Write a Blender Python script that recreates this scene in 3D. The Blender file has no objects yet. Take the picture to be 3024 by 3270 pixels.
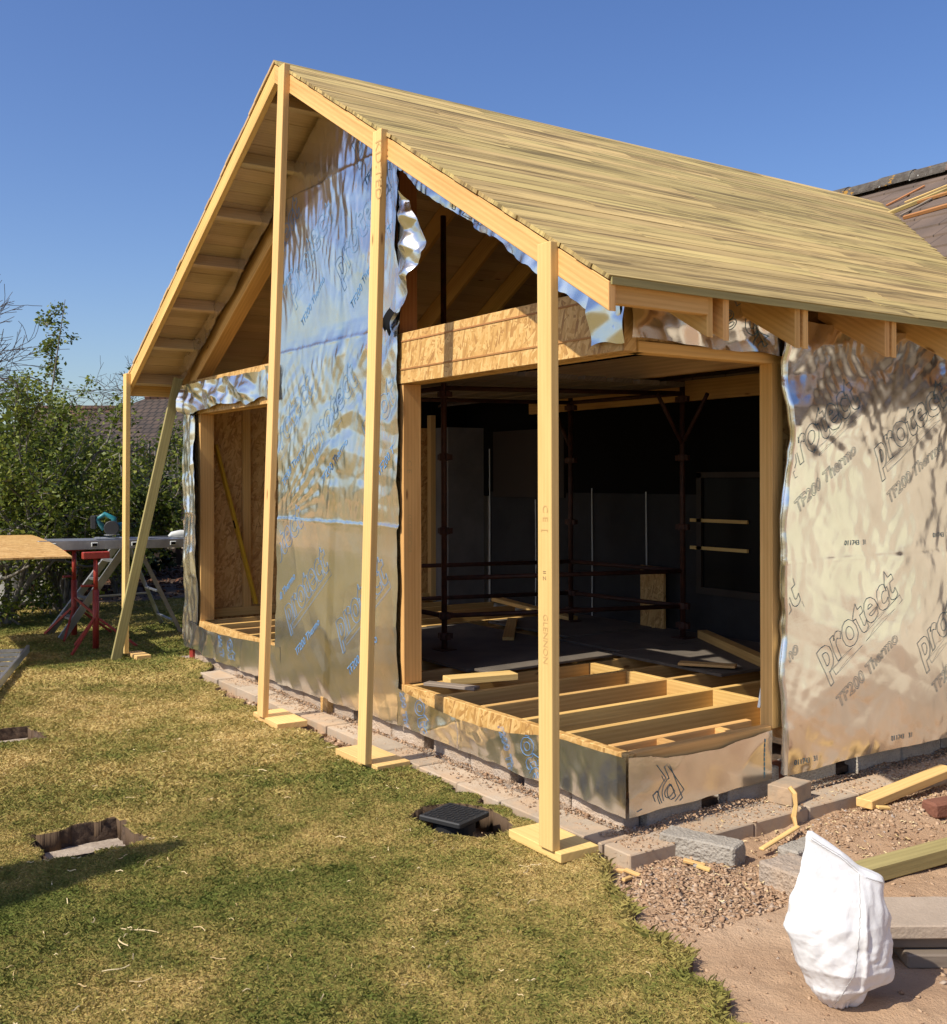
import bpy, bmesh, math, random
import numpy as np
from mathutils import Vector, Matrix
random.seed(7); rng = np.random.default_rng(7)
SC = bpy.context.scene; COL = SC.collection
V = Vector; R = math.radians; PI = math.pi

# ------------------------------------------------------------------ camera, sky, sun, exposure
CAM = V((4.125, -3.767, 1.85)); FW = V((-.827, .562, 0)).normalized(); RT = V((.562, .827, 0)).normalized()
cd = bpy.data.cameras.new('camera'); cam = bpy.data.objects.new('camera', cd); COL.objects.link(cam)
cam.location = CAM; cam.rotation_euler = FW.to_track_quat('-Z', 'Y').to_euler()
cam.rotation_euler.rotate_axis('Z', R(-.15))
cd.sensor_fit = 'VERTICAL'; cd.sensor_height = 32.70; cd.lens = 34.0; cd.shift_y = -106/3270
cd.clip_start = .05; cd.clip_end = 900
SC.camera = cam
SUN_EL, SUN_TAN = 47.5, .055
w = bpy.data.worlds.new('World'); SC.world = w; w.use_nodes = True
nt = w.node_tree; bg = nt.nodes['Background']
sky = nt.nodes.new('ShaderNodeTexSky'); sky.sky_type = 'NISHITA'; sky.sun_disc = False
sky.sun_elevation = R(SUN_EL); sky.sun_rotation = PI - math.atan(SUN_TAN)
sky.altitude = 0; sky.air_density = 1.0; sky.dust_density = 1.5; sky.ozone_density = 3.0
hs_ = nt.nodes.new('ShaderNodeHueSaturation'); hs_.inputs['Saturation'].default_value = 1.2; hs_.inputs['Hue'].default_value = .513
nt.links.new(sky.outputs[0], hs_.inputs['Color']); nt.links.new(hs_.outputs[0], bg.inputs[0]); bg.inputs[1].default_value = .12
sl = bpy.data.lights.new('sun', 'SUN'); sl.energy = 4.6; sl.angle = R(.53); sl.color = (1, .93, .80)
so = bpy.data.objects.new('sun', sl); COL.objects.link(so)
TOSUN = V((SUN_TAN, -1, 0)).normalized()*math.cos(R(SUN_EL)) + V((0, 0, math.sin(R(SUN_EL))))
so.rotation_euler = (-TOSUN).to_track_quat('-Z', 'Y').to_euler(); so.location = (0, -20, 20)
SC.view_settings.view_transform = 'Standard'; SC.view_settings.look = 'None'
SC.view_settings.gamma = 1; SC.view_settings.exposure = .35
SC.render.engine = 'CYCLES'

# ------------------------------------------------------------------ object helpers
def tag(o, label=None, cat=None, group=None, kind=None):
    if label: o['label'] = label
    if cat: o['category'] = cat
    if group: o['group'] = group
    if kind: o['kind'] = kind
    return o
def empty(name, loc=(0, 0, 0), label=None, cat=None, group=None, rz=0):
    o = bpy.data.objects.new(name, None); COL.objects.link(o); o.location = loc; o.rotation_euler = (0, 0, rz)
    o.empty_display_size = .1
    return tag(o, label, cat, group)
def put(name, me, mats, parent=None, smooth=False):
    o = bpy.data.objects.new(name, me); COL.objects.link(o)
    for m in (mats if isinstance(mats, (list, tuple)) else [mats]): me.materials.append(m)
    if parent is not None:
        o.parent = parent; o.matrix_parent_inverse = Matrix()
    if smooth: me.polygons.foreach_set('use_smooth', [True]*len(me.polygons))
    return o
def npmesh(name, verts, faces, mats, parent=None, smooth=False, tone=None, flip=False):
    """verts (n,3), faces (m,k) numpy"""
    verts = np.asarray(verts, np.float32); faces = np.asarray(faces, np.int32)
    if flip: faces = faces[:, ::-1]
    me = bpy.data.meshes.new(name); m, k = faces.shape
    me.vertices.add(len(verts)); me.vertices.foreach_set('co', verts.ravel())
    me.loops.add(m*k); me.loops.foreach_set('vertex_index', np.ascontiguousarray(faces).ravel())
    me.polygons.add(m); me.polygons.foreach_set('loop_start', np.arange(0, m*k, k, dtype=np.int32))
    me.polygons.foreach_set('loop_total', np.full(m, k, np.int32))
    if tone is not None:
        a = me.attributes.new('tone', 'FLOAT', 'FACE'); a.data.foreach_set('value', np.asarray(tone, np.float32))
    me.update(calc_edges=True); me.validate()
    return put(name, me, mats, parent, smooth)

class MB:
    """collects solids; build() links them as one mesh with uv along the grain and a tone per solid"""
    def __init__(s): s.v = []; s.f = []; s.g = []; s.t = []
    def solid(s, base, vec, grain=None, tone=None):
        base = [V(p) for p in base]; vec = V(vec); n = len(base); i0 = len(s.v)
        s.v += base + [p+vec for p in base]
        if tone is None: tone = random.random()
        if grain is None:
            e = max([base[(i+1) % n]-base[i] for i in range(n)]+[vec], key=lambda q: q.length); grain = e.normalized()
        c = sum(base, V())/n
        nrm = (base[1]-base[0]).cross(base[2]-base[1])
        fl = nrm.dot(vec) > 0
        b = list(range(n)); F = [b[::-1] if fl else b, [i+n for i in (b if fl else b[::-1])]]
        for i in range(n):
            j = (i+1) % n; F.append([i, j, j+n, i+n] if fl else [j, i, i+n, j+n])
        for f in F: s.f.append([i0+i for i in f]); s.g.append(V(grain)); s.t.append(tone)
        return s
    def bar(s, a, b, w, h, up=(0, 0, 1), tone=None):
        a = V(a); b = V(b); d = (b-a).normalized(); up = V(up)
        if abs(d.dot(up)) > .98: up = V((0, 1, 0)) if abs(d.y) < .9 else V((1, 0, 0))
        sd = d.cross(up).normalized(); u = sd.cross(d)
        base = [a+sd*w*x+u*h*y for x, y in ((-.5, -.5), (.5, -.5), (.5, .5), (-.5, .5))]
        return s.solid(base, b-a, d, tone)
    def box(s, c, d, tone=None, rz=0, grain=None):
        x, y, z = d[0]/2, d[1]/2, d[2]/2; m = Matrix.Rotation(rz, 3, 'Z'); c = V(c)
        base = [c+m@V(q) for q in ((-x, -y, -z), (x, -y, -z), (x, y, -z), (-x, y, -z))]
        return s.solid(base, (0, 0, 2*z), (m@V(grain)) if grain else None, tone)
    def tube(s, pts, r, n=10, tone=None, cap=True):
        pts = [V(p) for p in pts]; rr = r if isinstance(r, (list, tuple)) else [r]*len(pts); i0 = len(s.v)
        tone = random.random() if tone is None else tone; prev = None
        for k, p in enumerate(pts):
            d = (pts[min(k+1, len(pts)-1)]-pts[max(k-1, 0)]).normalized()
            a = d.cross(V((0, 0, 1)) if abs(d.z) < .9 else V((1, 0, 0))).normalized()
            if prev is not None:
                a = (prev-d*prev.dot(d)).normalized()
            prev = a; b = d.cross(a)
            for i in range(n):
                t = 2*PI*i/n; s.v.append(p+(a*math.cos(t)+b*math.sin(t))*rr[k])
        for k in range(len(pts)-1):
            for i in range(n):
                j = (i+1) % n; s.f.append([i0+k*n+i, i0+k*n+j, i0+(k+1)*n+j, i0+(k+1)*n+i]); s.g.append((pts[k+1]-pts[k]).normalized()); s.t.append(tone)
        if cap:
            s.f.append([i0+i for i in range(n)][::-1]); s.g.append(V((1, 0, 0))); s.t.append(tone)
            s.f.append([i0+(len(pts)-1)*n+i for i in range(n)]); s.g.append(V((1, 0, 0))); s.t.append(tone)
        return s
    def lathe(s, c, prof, n=20, tone=.5):
        c = V(c); i0 = len(s.v)
        for r, z in prof:
            for i in range(n): s.v.append(c+V((r*math.cos(2*PI*i/n), r*math.sin(2*PI*i/n), z)))
        for k in range(len(prof)-1):
            for i in range(n):
                j = (i+1) % n; s.f.append([i0+k*n+i, i0+k*n+j, i0+(k+1)*n+j, i0+(k+1)*n+i]); s.g.append(V((0, 0, 1))); s.t.append(tone)
        s.f.append([i0+i for i in range(n)][::-1]); s.g.append(V((1, 0, 0))); s.t.append(tone)
        s.f.append([i0+(len(prof)-1)*n+i for i in range(n)]); s.g.append(V((1, 0, 0))); s.t.append(tone)
        return s
    def build(s, name, mats, parent=None, bevel=0, smooth=False, seg=1):
        me = bpy.data.meshes.new(name); me.from_pydata([tuple(p) for p in s.v], [], s.f)
        uv = me.uv_layers.new(name='UVMap'); at = me.attributes.new('tone', 'FLOAT', 'FACE')
        data = np.zeros(len(me.loops)*2, np.float32)
        for p, g, t in zip(me.polygons, s.g, s.t):
            n = p.normal; g2 = g-n*g.dot(n)
            off = (t*37.13) % 11
            if g2.length < .3:
                g2 = n.orthogonal().normalized(); sc = .08
            else: g2 = g2.normalized(); sc = 1
            h = n.cross(g2)
            for li in p.loop_indices:
                q = me.vertices[me.loops[li].vertex_index].co
                data[2*li] = q.dot(g2)*sc+off; data[2*li+1] = q.dot(h)+off*.37
        uv.data.foreach_set('uv', data); at.data.foreach_set('value', np.array(s.t, np.float32))
        o = put(name, me, mats, parent, smooth)
        if bevel:
            b = o.modifiers.new('bevel', 'BEVEL'); b.width = bevel; b.segments = seg; b.limit_method = 'ANGLE'; b.angle_limit = R(40)
        return o
def copy_tree(o, parent=None):
    c = o.copy(); COL.objects.link(c)
    if parent is not None: c.parent = parent
    for ch in list(o.children): copy_tree(ch, c)
    return c

# ------------------------------------------------------------------ noise
def _h(ix, iy, seed):
    n = (ix.astype(np.int64)*374761393 + iy.astype(np.int64)*668265263 + seed*974634777) & 0x7fffffff
    n = ((n ^ (n >> 13))*1274126177) & 0x7fffffff
    return ((n ^ (n >> 16)) & 0xffff)/65535.
def vnoise(x, y, seed=0):
    x = np.asarray(x, float); y = np.asarray(y, float)
    ix = np.floor(x); iy = np.floor(y); fx = x-ix; fy = y-iy
    fx = fx*fx*fx*(fx*(fx*6-15)+10); fy = fy*fy*fy*(fy*(fy*6-15)+10)
    a = _h(ix, iy, seed); b = _h(ix+1, iy, seed); c = _h(ix, iy+1, seed); d = _h(ix+1, iy+1, seed)
    return (a*(1-fx)+b*fx)*(1-fy)+(c*(1-fx)+d*fx)*fy
def fbm(x, y, seed=0, o=4):
    r = 0; a = .5
    for k in range(o): r = r+a*vnoise(x*2**k, y*2**k, seed+k*17); a *= .5
    return r
def ridge(x, y, seed=0):
    return 1-np.abs(2*vnoise(x, y, seed)-1)

def crump(a, z, seed, K=9, f0=2.5, f1=9., slope=.1, ang=None, spread=PI, warp=.05, cover=.5):
    """sharp straight creases: triangle waves in random directions, each present only in patches"""
    r = np.random.default_rng(seed); h = 0
    for k in range(K):
        th = r.uniform(0, PI) if ang is None else ang+r.uniform(-spread, spread)
        f = f0*(f1/f0)**r.random(); ph = r.random()
        wa = a+warp*(vnoise(a*3/f*2, z*3/f*2, seed+k)-.5); wz = z+warp*(vnoise(a*2.3+5, z*2.3, seed+k+50)-.5)
        q = (wa*math.cos(th)+wz*math.sin(th))*f+ph+.35*(vnoise(a*f*.4, z*f*.4, seed+k+20)-.5); fr = np.abs((q % 1.)-.5)
        m = np.clip((vnoise(a*f*.35+9, z*f*.35, seed+k+90)-(1-cover))*4, 0, 1)
        h = h+m*fr*slope/f*r.uniform(.5, 1.2)
    return h

# ------------------------------------------------------------------ materials
def mat(name):
    m = bpy.data.materials.new(name); m.use_nodes = True
    t = m.node_tree; return m, t, t.nodes['Principled BSDF'], t.links.new
def nd(t, kind, **kw):
    n = t.nodes.new('ShaderNode'+kind)
    for k, v in kw.items():
        if k in n.inputs.keys() if isinstance(k, str) else False: n.inputs[k].default_value = v
        else: setattr(n, k, v)
    return n
def ramp(t, fac, stops):
    r = t.nodes.new('ShaderNodeValToRGB'); e = r.color_ramp.elements
    while len(e) < len(stops): e.new(.5)
    for x, (p, c) in zip(e, stops): x.position = p; x.color = (c[0], c[1], c[2], 1)
    t.links.new(fac, r.inputs[0]); return r.outputs[0]
def mul(t, a, b, op='MULTIPLY'):
    n = t.nodes.new('ShaderNodeMath'); n.operation = op
    for i, x in enumerate((a, b)):
        if isinstance(x, (int, float)): n.inputs[i].default_value = x
        else: t.links.new(x, n.inputs[i])
    return n.outputs[0]
def mix(t, f, a, b, bt='MIX'):
    n = t.nodes.new('ShaderNodeMix'); n.data_type = 'RGBA'; n.blend_type = bt
    for i, x in ((0, f), (6, a), (7, b)):
        if isinstance(x, (int, float)): n.inputs[i].default_value = x
        elif isinstance(x, tuple): n.inputs[i].default_value = (*x, 1)
        else: t.links.new(x, n.inputs[i])
    return n.outputs[2]
def noise(t, vec, scale, detail=4, rough=.5, dist=0, dims='3D'):
    n = t.nodes.new('ShaderNodeTexNoise'); n.noise_dimensions = dims
    n.inputs['Scale'].default_value = scale; n.inputs['Detail'].default_value = detail
    n.inputs['Roughness'].default_value = rough; n.inputs['Distortion'].default_value = dist
    if vec is not None: t.links.new(vec, n.inputs['Vector'])
    return n.outputs['Fac']
def vmul(t, vec, s):
    n = t.nodes.new('ShaderNodeVectorMath'); n.operation = 'MULTIPLY'; n.inputs[1].default_value = s
    t.links.new(vec, n.inputs[0]); return n.outputs[0]
def bump(t, b, h, strength=.3, dist=.01):
    n = t.nodes.new('ShaderNodeBump'); n.inputs['Strength'].default_value = strength; n.inputs['Distance'].default_value = dist
    t.links.new(h, n.inputs['Height']); t.links.new(n.outputs[0], b.inputs['Normal']); return n
def tone_of(t):
    a = t.nodes.new('ShaderNodeAttribute'); a.attribute_name = 'tone'; return a.outputs['Fac']
def coord(t, which='Object'):
    return t.nodes.new('ShaderNodeTexCoord').outputs[which]

def wood(name, light, dark, tonevar=.25, knots=.55, grain=1., streak=0., streakcol=(.1, .07, .03), rough=.7):
    m, t, b, L = mat(name)
    uv = coord(t, 'UV'); tn = tone_of(t)
    big = noise(t, vmul(t, uv, (.9, 9, 1)), 1.0, 3, .5, .6)
    fine = noise(t, vmul(t, uv, (3, 110, 1)), 1.0, 4, .65, .3)
    rings = nd(t, 'TexWave', wave_type='BANDS', bands_direction='Y'); L(vmul(t, uv, (.25, 9, 1)), rings.inputs['Vector'])
    rings.inputs['Scale'].default_value = 1.2; rings.inputs['Distortion'].default_value = 5; rings.inputs['Detail'].default_value = 2; rings.inputs['Detail Scale'].default_value = .7
    g = mul(t, mul(t, big, .5), mul(t, fine, .3), 'ADD'); g = mul(t, g, mul(t, rings.outputs['Fac'], .10*grain), 'ADD')
    c = ramp(t, g, [(.25, dark), (.56, light)])
    # knots
    vo = nd(t, 'TexVoronoi', feature='F1'); L(vmul(t, uv, (2.0, 7.5, 1)), vo.inputs['Vector']); vo.inputs['Scale'].default_value = 1; vo.inputs['Randomness'].default_value = 1
    kd = nd(t, 'MapRange'); L(vo.outputs['Distance'], kd.inputs[0]); kd.inputs[1].default_value = .05; kd.inputs[2].default_value = .10; kd.inputs[3].default_value = 1; kd.inputs[4].default_value = 0
    sel = nd(t, 'Separate' 'Color'); L(vo.outputs['Color'], sel.inputs[0])
    on = mul(t, sel.outputs[0], 1-knots, 'GREATER_THAN')
    c = mix(t, mul(t, mul(t, kd.outputs[0], on), .8), c, (dark[0]*.35, dark[1]*.25, dark[2]*.2))
    if streak:
        s = noise(t, vmul(t, uv, (.75, 13, 1)), 1.0, 6, .66, 1.0)
        sm = nd(t, 'MapRange'); L(s, sm.inputs[0]); sm.inputs[1].default_value = .46; sm.inputs[2].default_value = .62; sm.inputs[3].default_value = 0; sm.inputs[4].default_value = streak
        c = mix(t, sm.outputs[0], c, streakcol)
    hv = nd(t, 'HueSaturation'); L(c, hv.inputs['Color'])
    L(mul(t, mul(t, tn, tonevar), 1-tonevar*.5, 'ADD'), hv.inputs['Value'])
    L(mul(t, mul(t, mul(t, tn, 7.7), 1, 'MODULO'), .012, 'MULTIPLY'), hv.inputs['Hue'])
    hv.inputs['Hue'].default_value = .5
    hh = mul(t, mul(t, mul(t, mul(t, tn, 7.7), 1, 'MODULO'), .014), .493, 'ADD'); L(hh, hv.inputs['Hue'])
    L(hv.outputs[0], b.inputs['Base Color']); b.inputs['Roughness'].default_value = rough
    b.inputs['Specular IOR Level'].default_value = .25
    bump(t, b, mul(t, fine, mul(t, big, .6), 'ADD'), .25, .004)
    return m
M = {}
M['spruce'] = wood('spruce timber', (.71, .44, .16), (.50, .275, .085))
M['cls'] = wood('planed timber', (.74, .50, .20), (.60, .375, .135), knots=.8)
M['sark'] = wood('treated sarking', (.53, .395, .16), (.39, .28, .105), tonevar=.42, knots=.2, streak=.9, streakcol=(.155, .108, .043))
M['soffit'] = wood('board underside', (.56, .40, .22), (.42, .29, .15), tonevar=.2, knots=.5)
M['green'] = wood('treated green timber', (.34, .28, .12), (.21, .17, .07), tonevar=.2)
M['oldwood'] = wood('weathered timber', (.29, .235, .18), (.16, .13, .10), tonevar=.3)
M['redwood'] = wood('reddish stud', (.42, .20, .075), (.28, .12, .045), knots=.6)
M['darkwood'] = wood('brown fence darkened for shade', (.03, .018, .012), (.018, .011, .008), knots=0)  # brown boards, colour darkened further to hold the shade of the trees

def osb(name, k=1.):
    m, t, b, L = mat(name); uv = coord(t, 'UV'); col = None; hts = None
    for i, (ang, sc) in enumerate(((12, 1.), (68, 1.15), (-38, .9), (105, 1.05))):
        mp = nd(t, 'Mapping'); mp.inputs['Rotation'].default_value = (0, 0, R(ang)); mp.inputs['Location'].default_value = (i*3.3, i*7.1, 0)
        L(uv, mp.inputs[0]); v = nd(t, 'TexVoronoi', feature='F1'); v.inputs['Scale'].default_value = 1
        L(vmul(t, mp.outputs[0], (10*sc, 52*sc, 1)), v.inputs['Vector']); s = nd(t, 'SeparateColor'); L(v.outputs['Color'], s.inputs[0])
        c = ramp(t, s.outputs[0], [(0, (.36*k, .18*k, .05*k)), (.3, (.55*k, .31*k, .09*k)), (1, (.76*k, .50*k, .20*k))])
        if col is None: col, hts = c, s.outputs[0]
        else:
            mk = mul(t, s.outputs[1], .60, 'GREATER_THAN'); col = mix(t, mk, col, c); hts = mul(t, hts, s.outputs[2], 'ADD')
    fine = noise(t, vmul(t, uv, (60, 60, 1)), 1, 2)
    col = mix(t, mul(t, fine, .35), col, (.30*k, .16*k, .05*k))
    L(col, b.inputs['Base Color']); b.inputs['Roughness'].default_value = .6; bump(t, b, hts, .3, .003); return m
M['osb'] = osb('strand board')
M['chip'] = osb('strand board trestle top', .95)

def plain(name, col, rough=.6, metal=0, nz=0, nscale=8, col2=None, bmp=0, bscale=60, spec=.5, coords='Object'):
    m, t, b, L = mat(name); co = coord(t, coords)
    if nz or col2:
        n = noise(t, co, nscale, 6, .6); c2 = col2 or tuple(x*(1-nz) for x in col)
        L(ramp(t, n, [(.32, c2), (.66, col)]), b.inputs['Base Color'])
    else: b.inputs['Base Color'].default_value = (*col, 1)
    b.inputs['Roughness'].default_value = rough; b.inputs['Metallic'].default_value = metal; b.inputs['Specular IOR Level'].default_value = spec
    if bmp: bump(t, b, noise(t, co, bscale, 5, .65), bmp, .01)
    return m
M['scaf'] = plain('rusty painted scaffold', (.085, .03, .018), .6, .2, col2=(.04, .017, .012), nscale=14, bmp=.3)
M['redsteel'] = plain('red painted steel', (.36, .035, .022), .5, col2=(.20, .022, .015), nscale=12, bmp=.15)
M['alu'] = plain('aluminium', (.52, .53, .55), .42, .85, col2=(.36, .37, .39), nscale=7, bmp=.1)
M['galv'] = plain('galvanised steel', (.45, .46, .47), .45, .9, col2=(.25, .26, .27), nscale=30)
M['black'] = plain('black plastic', (.018, .018, .019), .55, bmp=.1)
M['dark'] = plain('black for shade and small parts', (.007, .0065, .006), .9, spec=.1)
M['plaster'] = plain('grey plaster', (.20, .19, .18), .9, col2=(.14, .135, .13), nscale=3, bmp=.3, bscale=90)
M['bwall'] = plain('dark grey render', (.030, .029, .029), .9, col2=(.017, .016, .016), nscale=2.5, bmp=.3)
M['dwin'] = plain('dark window timber', (.03, .02, .014), .6)
M['glass'] = plain('dark window glass', (.006, .006, .007), .35, spec=.1)
M['teal'] = plain('teal tool plastic', (.012, .16, .19), .4)
M['grey'] = plain('pale grey plastic', (.55, .56, .53), .45)
M['yellow'] = plain('yellow painted alloy', (.50, .30, .015), .45)
M['ink'] = plain('dark blue print', (.06, .15, .20), .9, spec=0)
M['inkblue'] = plain('blue print', (.13, .27, .50), .9, spec=.1)
M['stamp'] = plain('brown stamp ink', (.52, .33, .125), .8)
M['stampdark'] = plain('dark stamp ink', (.25, .16, .08), .8)
M['bagw'] = None

def concrete(name, c1, c2, pits=1., scale=1.):
    m, t, b, L = mat(name); co = coord(t, 'Object')
    n = noise(t, co, 5*scale, 8, .65); n2 = noise(t, co, 90*scale, 4, .7)
    vo = nd(t, 'TexVoronoi'); vo.inputs['Scale'].default_value = 70*scale; L(co, vo.inputs['Vector'])
    c = ramp(t, n, [(.3, c2), (.7, c1)]); c = mix(t, mul(t, n2, .5), c, tuple(x*.62 for x in c2))
    tn = tone_of(t); hv = nd(t, 'HueSaturation'); L(c, hv.inputs['Color']); L(mul(t, mul(t, tn, .35), .82, 'ADD'), hv.inputs['Value'])
    L(hv.outputs[0], b.inputs['Base Color']); b.inputs['Roughness'].default_value = .92; b.inputs['Specular IOR Level'].default_value = .2
    bump(t, b, mul(t, mul(t, n2, 1.0), mul(t, vo.outputs['Distance'], .8*pits), 'ADD'), min(1, .5*pits), .012)
    if pits > 1:
        pm = nd(t, 'MapRange'); L(vo.outputs['Distance'], pm.inputs[0]); pm.inputs[1].default_value = .10; pm.inputs[2].default_value = .22; pm.inputs[3].default_value = .55; pm.inputs[4].default_value = 0
        L(mix(t, mul(t, pm.outputs[0], mul(t, n, .45, 'GREATER_THAN')), hv.outputs[0], (.12, .10, .085)), b.inputs['Base Color'])
    return m
M['block'] = concrete('dense concrete block', (.54, .49, .42), (.36, .32, .27), 1.25)
M['blockp'] = concrete('dusty plinth block', (.58, .48, .39), (.42, .34, .27), 1.2)
M['cast'] = concrete('smooth cast concrete', (.46, .375, .285), (.36, .285, .21), .35)
def dusty(m, amt):
    t = m.node_tree; b = t.nodes['Principled BSDF']; src = b.inputs['Base Color'].links[0].from_socket; co = coord(t, 'Object')
    n = noise(t, co, 3.5, 6, .7); r = nd(t, 'MapRange'); t.links.new(n, r.inputs[0]); r.inputs[1].default_value = .42; r.inputs[2].default_value = .62; r.inputs[3].default_value = 0; r.inputs[4].default_value = amt
    t.links.new(mix(t, r.outputs[0], src, (.44, .30, .185)), b.inputs['Base Color'])
dusty(M['cast'], .75); dusty(M['blockp'], .5)
M['slab'] = concrete('paving slab', (.56, .45, .35), (.44, .35, .27), .6)
M['redbrick'] = concrete('red paver', (.30, .13, .085), (.20, .085, .055), .6)
M['stone'] = concrete('grey cast stone', (.33, .32, .29), (.22, .21, .19), .5)
M['harl'] = concrete('cream roughcast', (.55, .49, .40), (.49, .43, .34), .6)

def foil_mat():
    m, t, b, L = mat('reflective foil membrane'); co = coord(t, 'Object')
    n = noise(t, co, 3.2, 5, .6)
    L(ramp(t, n, [(.3, (.72, .70, .655)), (.7, (.86, .845, .80))]), b.inputs['Base Color'])
    b.inputs['Metallic'].default_value = 1
    L(mul(t, mul(t, noise(t, co, 9, 3), .16), .13, 'ADD'), b.inputs['Roughness'])
    a = noise(t, co, 11, 4, .55, .8); a = mul(t, mul(t, mul(t, a, .5, 'SUBTRACT'), 0, 'ABSOLUTE') if False else a, 1)
    rid = nd(t, 'Math', operation='ABSOLUTE'); L(mul(t, a, .5, 'SUBTRACT'), rid.inputs[0])
    f = noise(t, co, 42, 3, .5, .4)
    bump(t, b, mul(t, mul(t, rid.outputs[0], 1.6), mul(t, f, .10), 'ADD'), .09, .010)
    d = nd(t, 'BsdfDiffuse'); d.inputs[0].default_value = (.012, .012, .013, 1)
    hz = nd(t, 'BsdfDiffuse'); hz.inputs[0].default_value = (.62, .62, .62, 1); hm = nd(t, 'MixShader'); hm.inputs[0].default_value = .05; L(b.outputs[0], hm.inputs[1]); L(hz.outputs[0], hm.inputs[2])
    g = nd(t, 'NewGeometry'); mx = nd(t, 'MixShader'); L(g.outputs['Backfacing'], mx.inputs[0]); L(hm.outputs[0], mx.inputs[1]); L(d.outputs[0], mx.inputs[2])
    L(mx.outputs[0], t.nodes['Material Output'].inputs[0]); return m
M['foil'] = foil_mat()

def soil_mat():
    m, t, b, L = mat('dry soil'); co = coord(t, 'Object')
    n = noise(t, co, 1.3, 8, .62); n2 = noise(t, co, 26, 6, .7); n3 = noise(t, co, 130, 3, .6)
    c = ramp(t, n, [(.3, (.32, .19, .11)), (.5, (.45, .295, .18)), (.7, (.54, .38, .25))])
    c = mix(t, mul(t, n2, .5), c, (.33, .205, .12)); c = mix(t, mul(t, n3, .3), c, (.48, .36, .26))
    L(c, b.inputs['Base Color']); b.inputs['Roughness'].default_value = .95; b.inputs['Specular IOR Level'].default_value = .15
    bump(t, b, mul(t, n2, mul(t, n3, .45), 'ADD'), .9, .02); return m
M['soil'] = soil_mat()
M['dirt'] = plain('dark dug earth', (.12, .075, .045), .95, col2=(.04, .025, .016), nscale=22, bmp=1, bscale=30)
M['footing'] = plain('pale footing concrete', (.42, .35, .28), .95, col2=(.28, .22, .17), nscale=14, bmp=.8)
def lawncol(t):
    g = nd(t, 'NewGeometry').outputs['Position']
    p = vmul(t, g, (1, 1, 0))
    n = noise(t, p, .75, 5, .6); n2 = noise(t, p, 5.0, 4, .6)
    for c_, r_, k_ in (((-3.9, -1.0, 0), 1.9, .085), ((.1, -3.0, 0), 1.5, -.03), ((-.6, -1.6, 0), .7, .02), ((-9, 1.5, 0), 3.0, -.10)):
        dn = nd(t, 'VectorMath', operation='DISTANCE'); t.links.new(p, dn.inputs[0]); dn.inputs[1].default_value = c_
        mr = nd(t, 'MapRange', interpolation_type='SMOOTHSTEP'); t.links.new(dn.outputs['Value'], mr.inputs[0]); mr.inputs[1].default_value = r_*1.3; mr.inputs[2].default_value = r_*.2; mr.inputs[3].default_value = 0; mr.inputs[4].default_value = k_
        n = mul(t, n, mr.outputs[0], 'ADD'); n3 = noise(t, p, 38, 3, .6)
    return n, n2, n3
def lawn_mat(blade):
    m, t, b, L = mat('grass blades' if blade else 'lawn thatch'); n, n2, n3 = lawncol(t)
    s = mul(t, mul(t, n, .85), mul(t, mul(t, n2, .30), .075, 'SUBTRACT'), 'ADD')
    if blade: s = mul(t, s, mul(t, mul(t, tone_of(t), .5, 'SUBTRACT'), .17), 'ADD')
    else: s = mul(t, s, mul(t, mul(t, n3, .5, 'SUBTRACT'), .35), 'ADD')
    c = ramp(t, s, [(.36, (.125, .15, .032)), (.465, (.25, .225, .06)), (.57, (.40, .305, .105)), (.70, (.58, .44, .19))] if blade else
             [(.36, (.115, .115, .026)), (.48, (.22, .17, .05)), (.58, (.37, .26, .09)), (.70, (.50, .34, .14))])
    if not blade:
        g = nd(t, 'NewGeometry'); sp = nd(t, 'SeparateXYZ'); L(g.outputs['True Normal'], sp.inputs[0])
        c = mix(t, mul(t, sp.outputs[2], .5, 'LESS_THAN'), c, (.10, .065, .04))
        bump(t, b, mul(t, n3, n2, 'ADD'), .8, .02)
    else: pass
    L(c, b.inputs['Base Color']); b.inputs['Roughness'].default_value = .8; b.inputs['Specular IOR Level'].default_value = .15; return m
M['lawn'] = lawn_mat(False); M['blade'] = lawn_mat(True)
def tonemat(name, cols, rough=.7, trans=0, spec=.3):
    m, t, b, L = mat(name); L(ramp(t, tone_of(t), cols), b.inputs['Base Color']); b.inputs['Roughness'].default_value = rough
    b.inputs['Specular IOR Level'].default_value = spec
    if trans:
        tr = nd(t, 'BsdfTranslucent'); L(ramp(t, tone_of(t), cols), tr.inputs[0]); mx = nd(t, 'MixShader'); mx.inputs[0].default_value = trans
        L(b.outputs[0], mx.inputs[1]); L(tr.outputs[0], mx.inputs[2]); L(mx.outputs[0], t.nodes['Material Output'].inputs[0])
    return m
M['leaf'] = tonemat('hawthorn leaf', [(0, (.05, .08, .012)), (.5, (.13, .17, .022)), (1, (.25, .27, .045))], .5, .35)
M['darkleaf'] = tonemat('dark evergreen leaf', [(0, (.012, .022, .007)), (1, (.04, .06, .015))], .5, .15)
M['bark'] = plain('grey bark', (.22, .20, .17), .9, col2=(.10, .085, .07), nscale=9, bmp=.5)
M['twig'] = plain('bare twig bark', (.085, .06, .045), .9, col2=(.05, .036, .03), nscale=6)
M['twiggrey'] = plain('grey green twig bark', (.15, .135, .09), .9, col2=(.08, .07, .045), nscale=6)
M['mulch'] = tonemat('bark chip', [(0, (.035, .016, .01)), (1, (.17, .075, .04))], .85)
M['rock'] = tonemat('broken stone', [(0, (.29, .175, .105)), (.55, (.40, .265, .165)), (.9, (.47, .335, .225)), (1, (.32, .28, .25))], .9, 0, .15)
M['shaving'] = tonemat('wood shaving', [(0, (.42, .30, .14)), (1, (.66, .54, .32))], .8)
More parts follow.
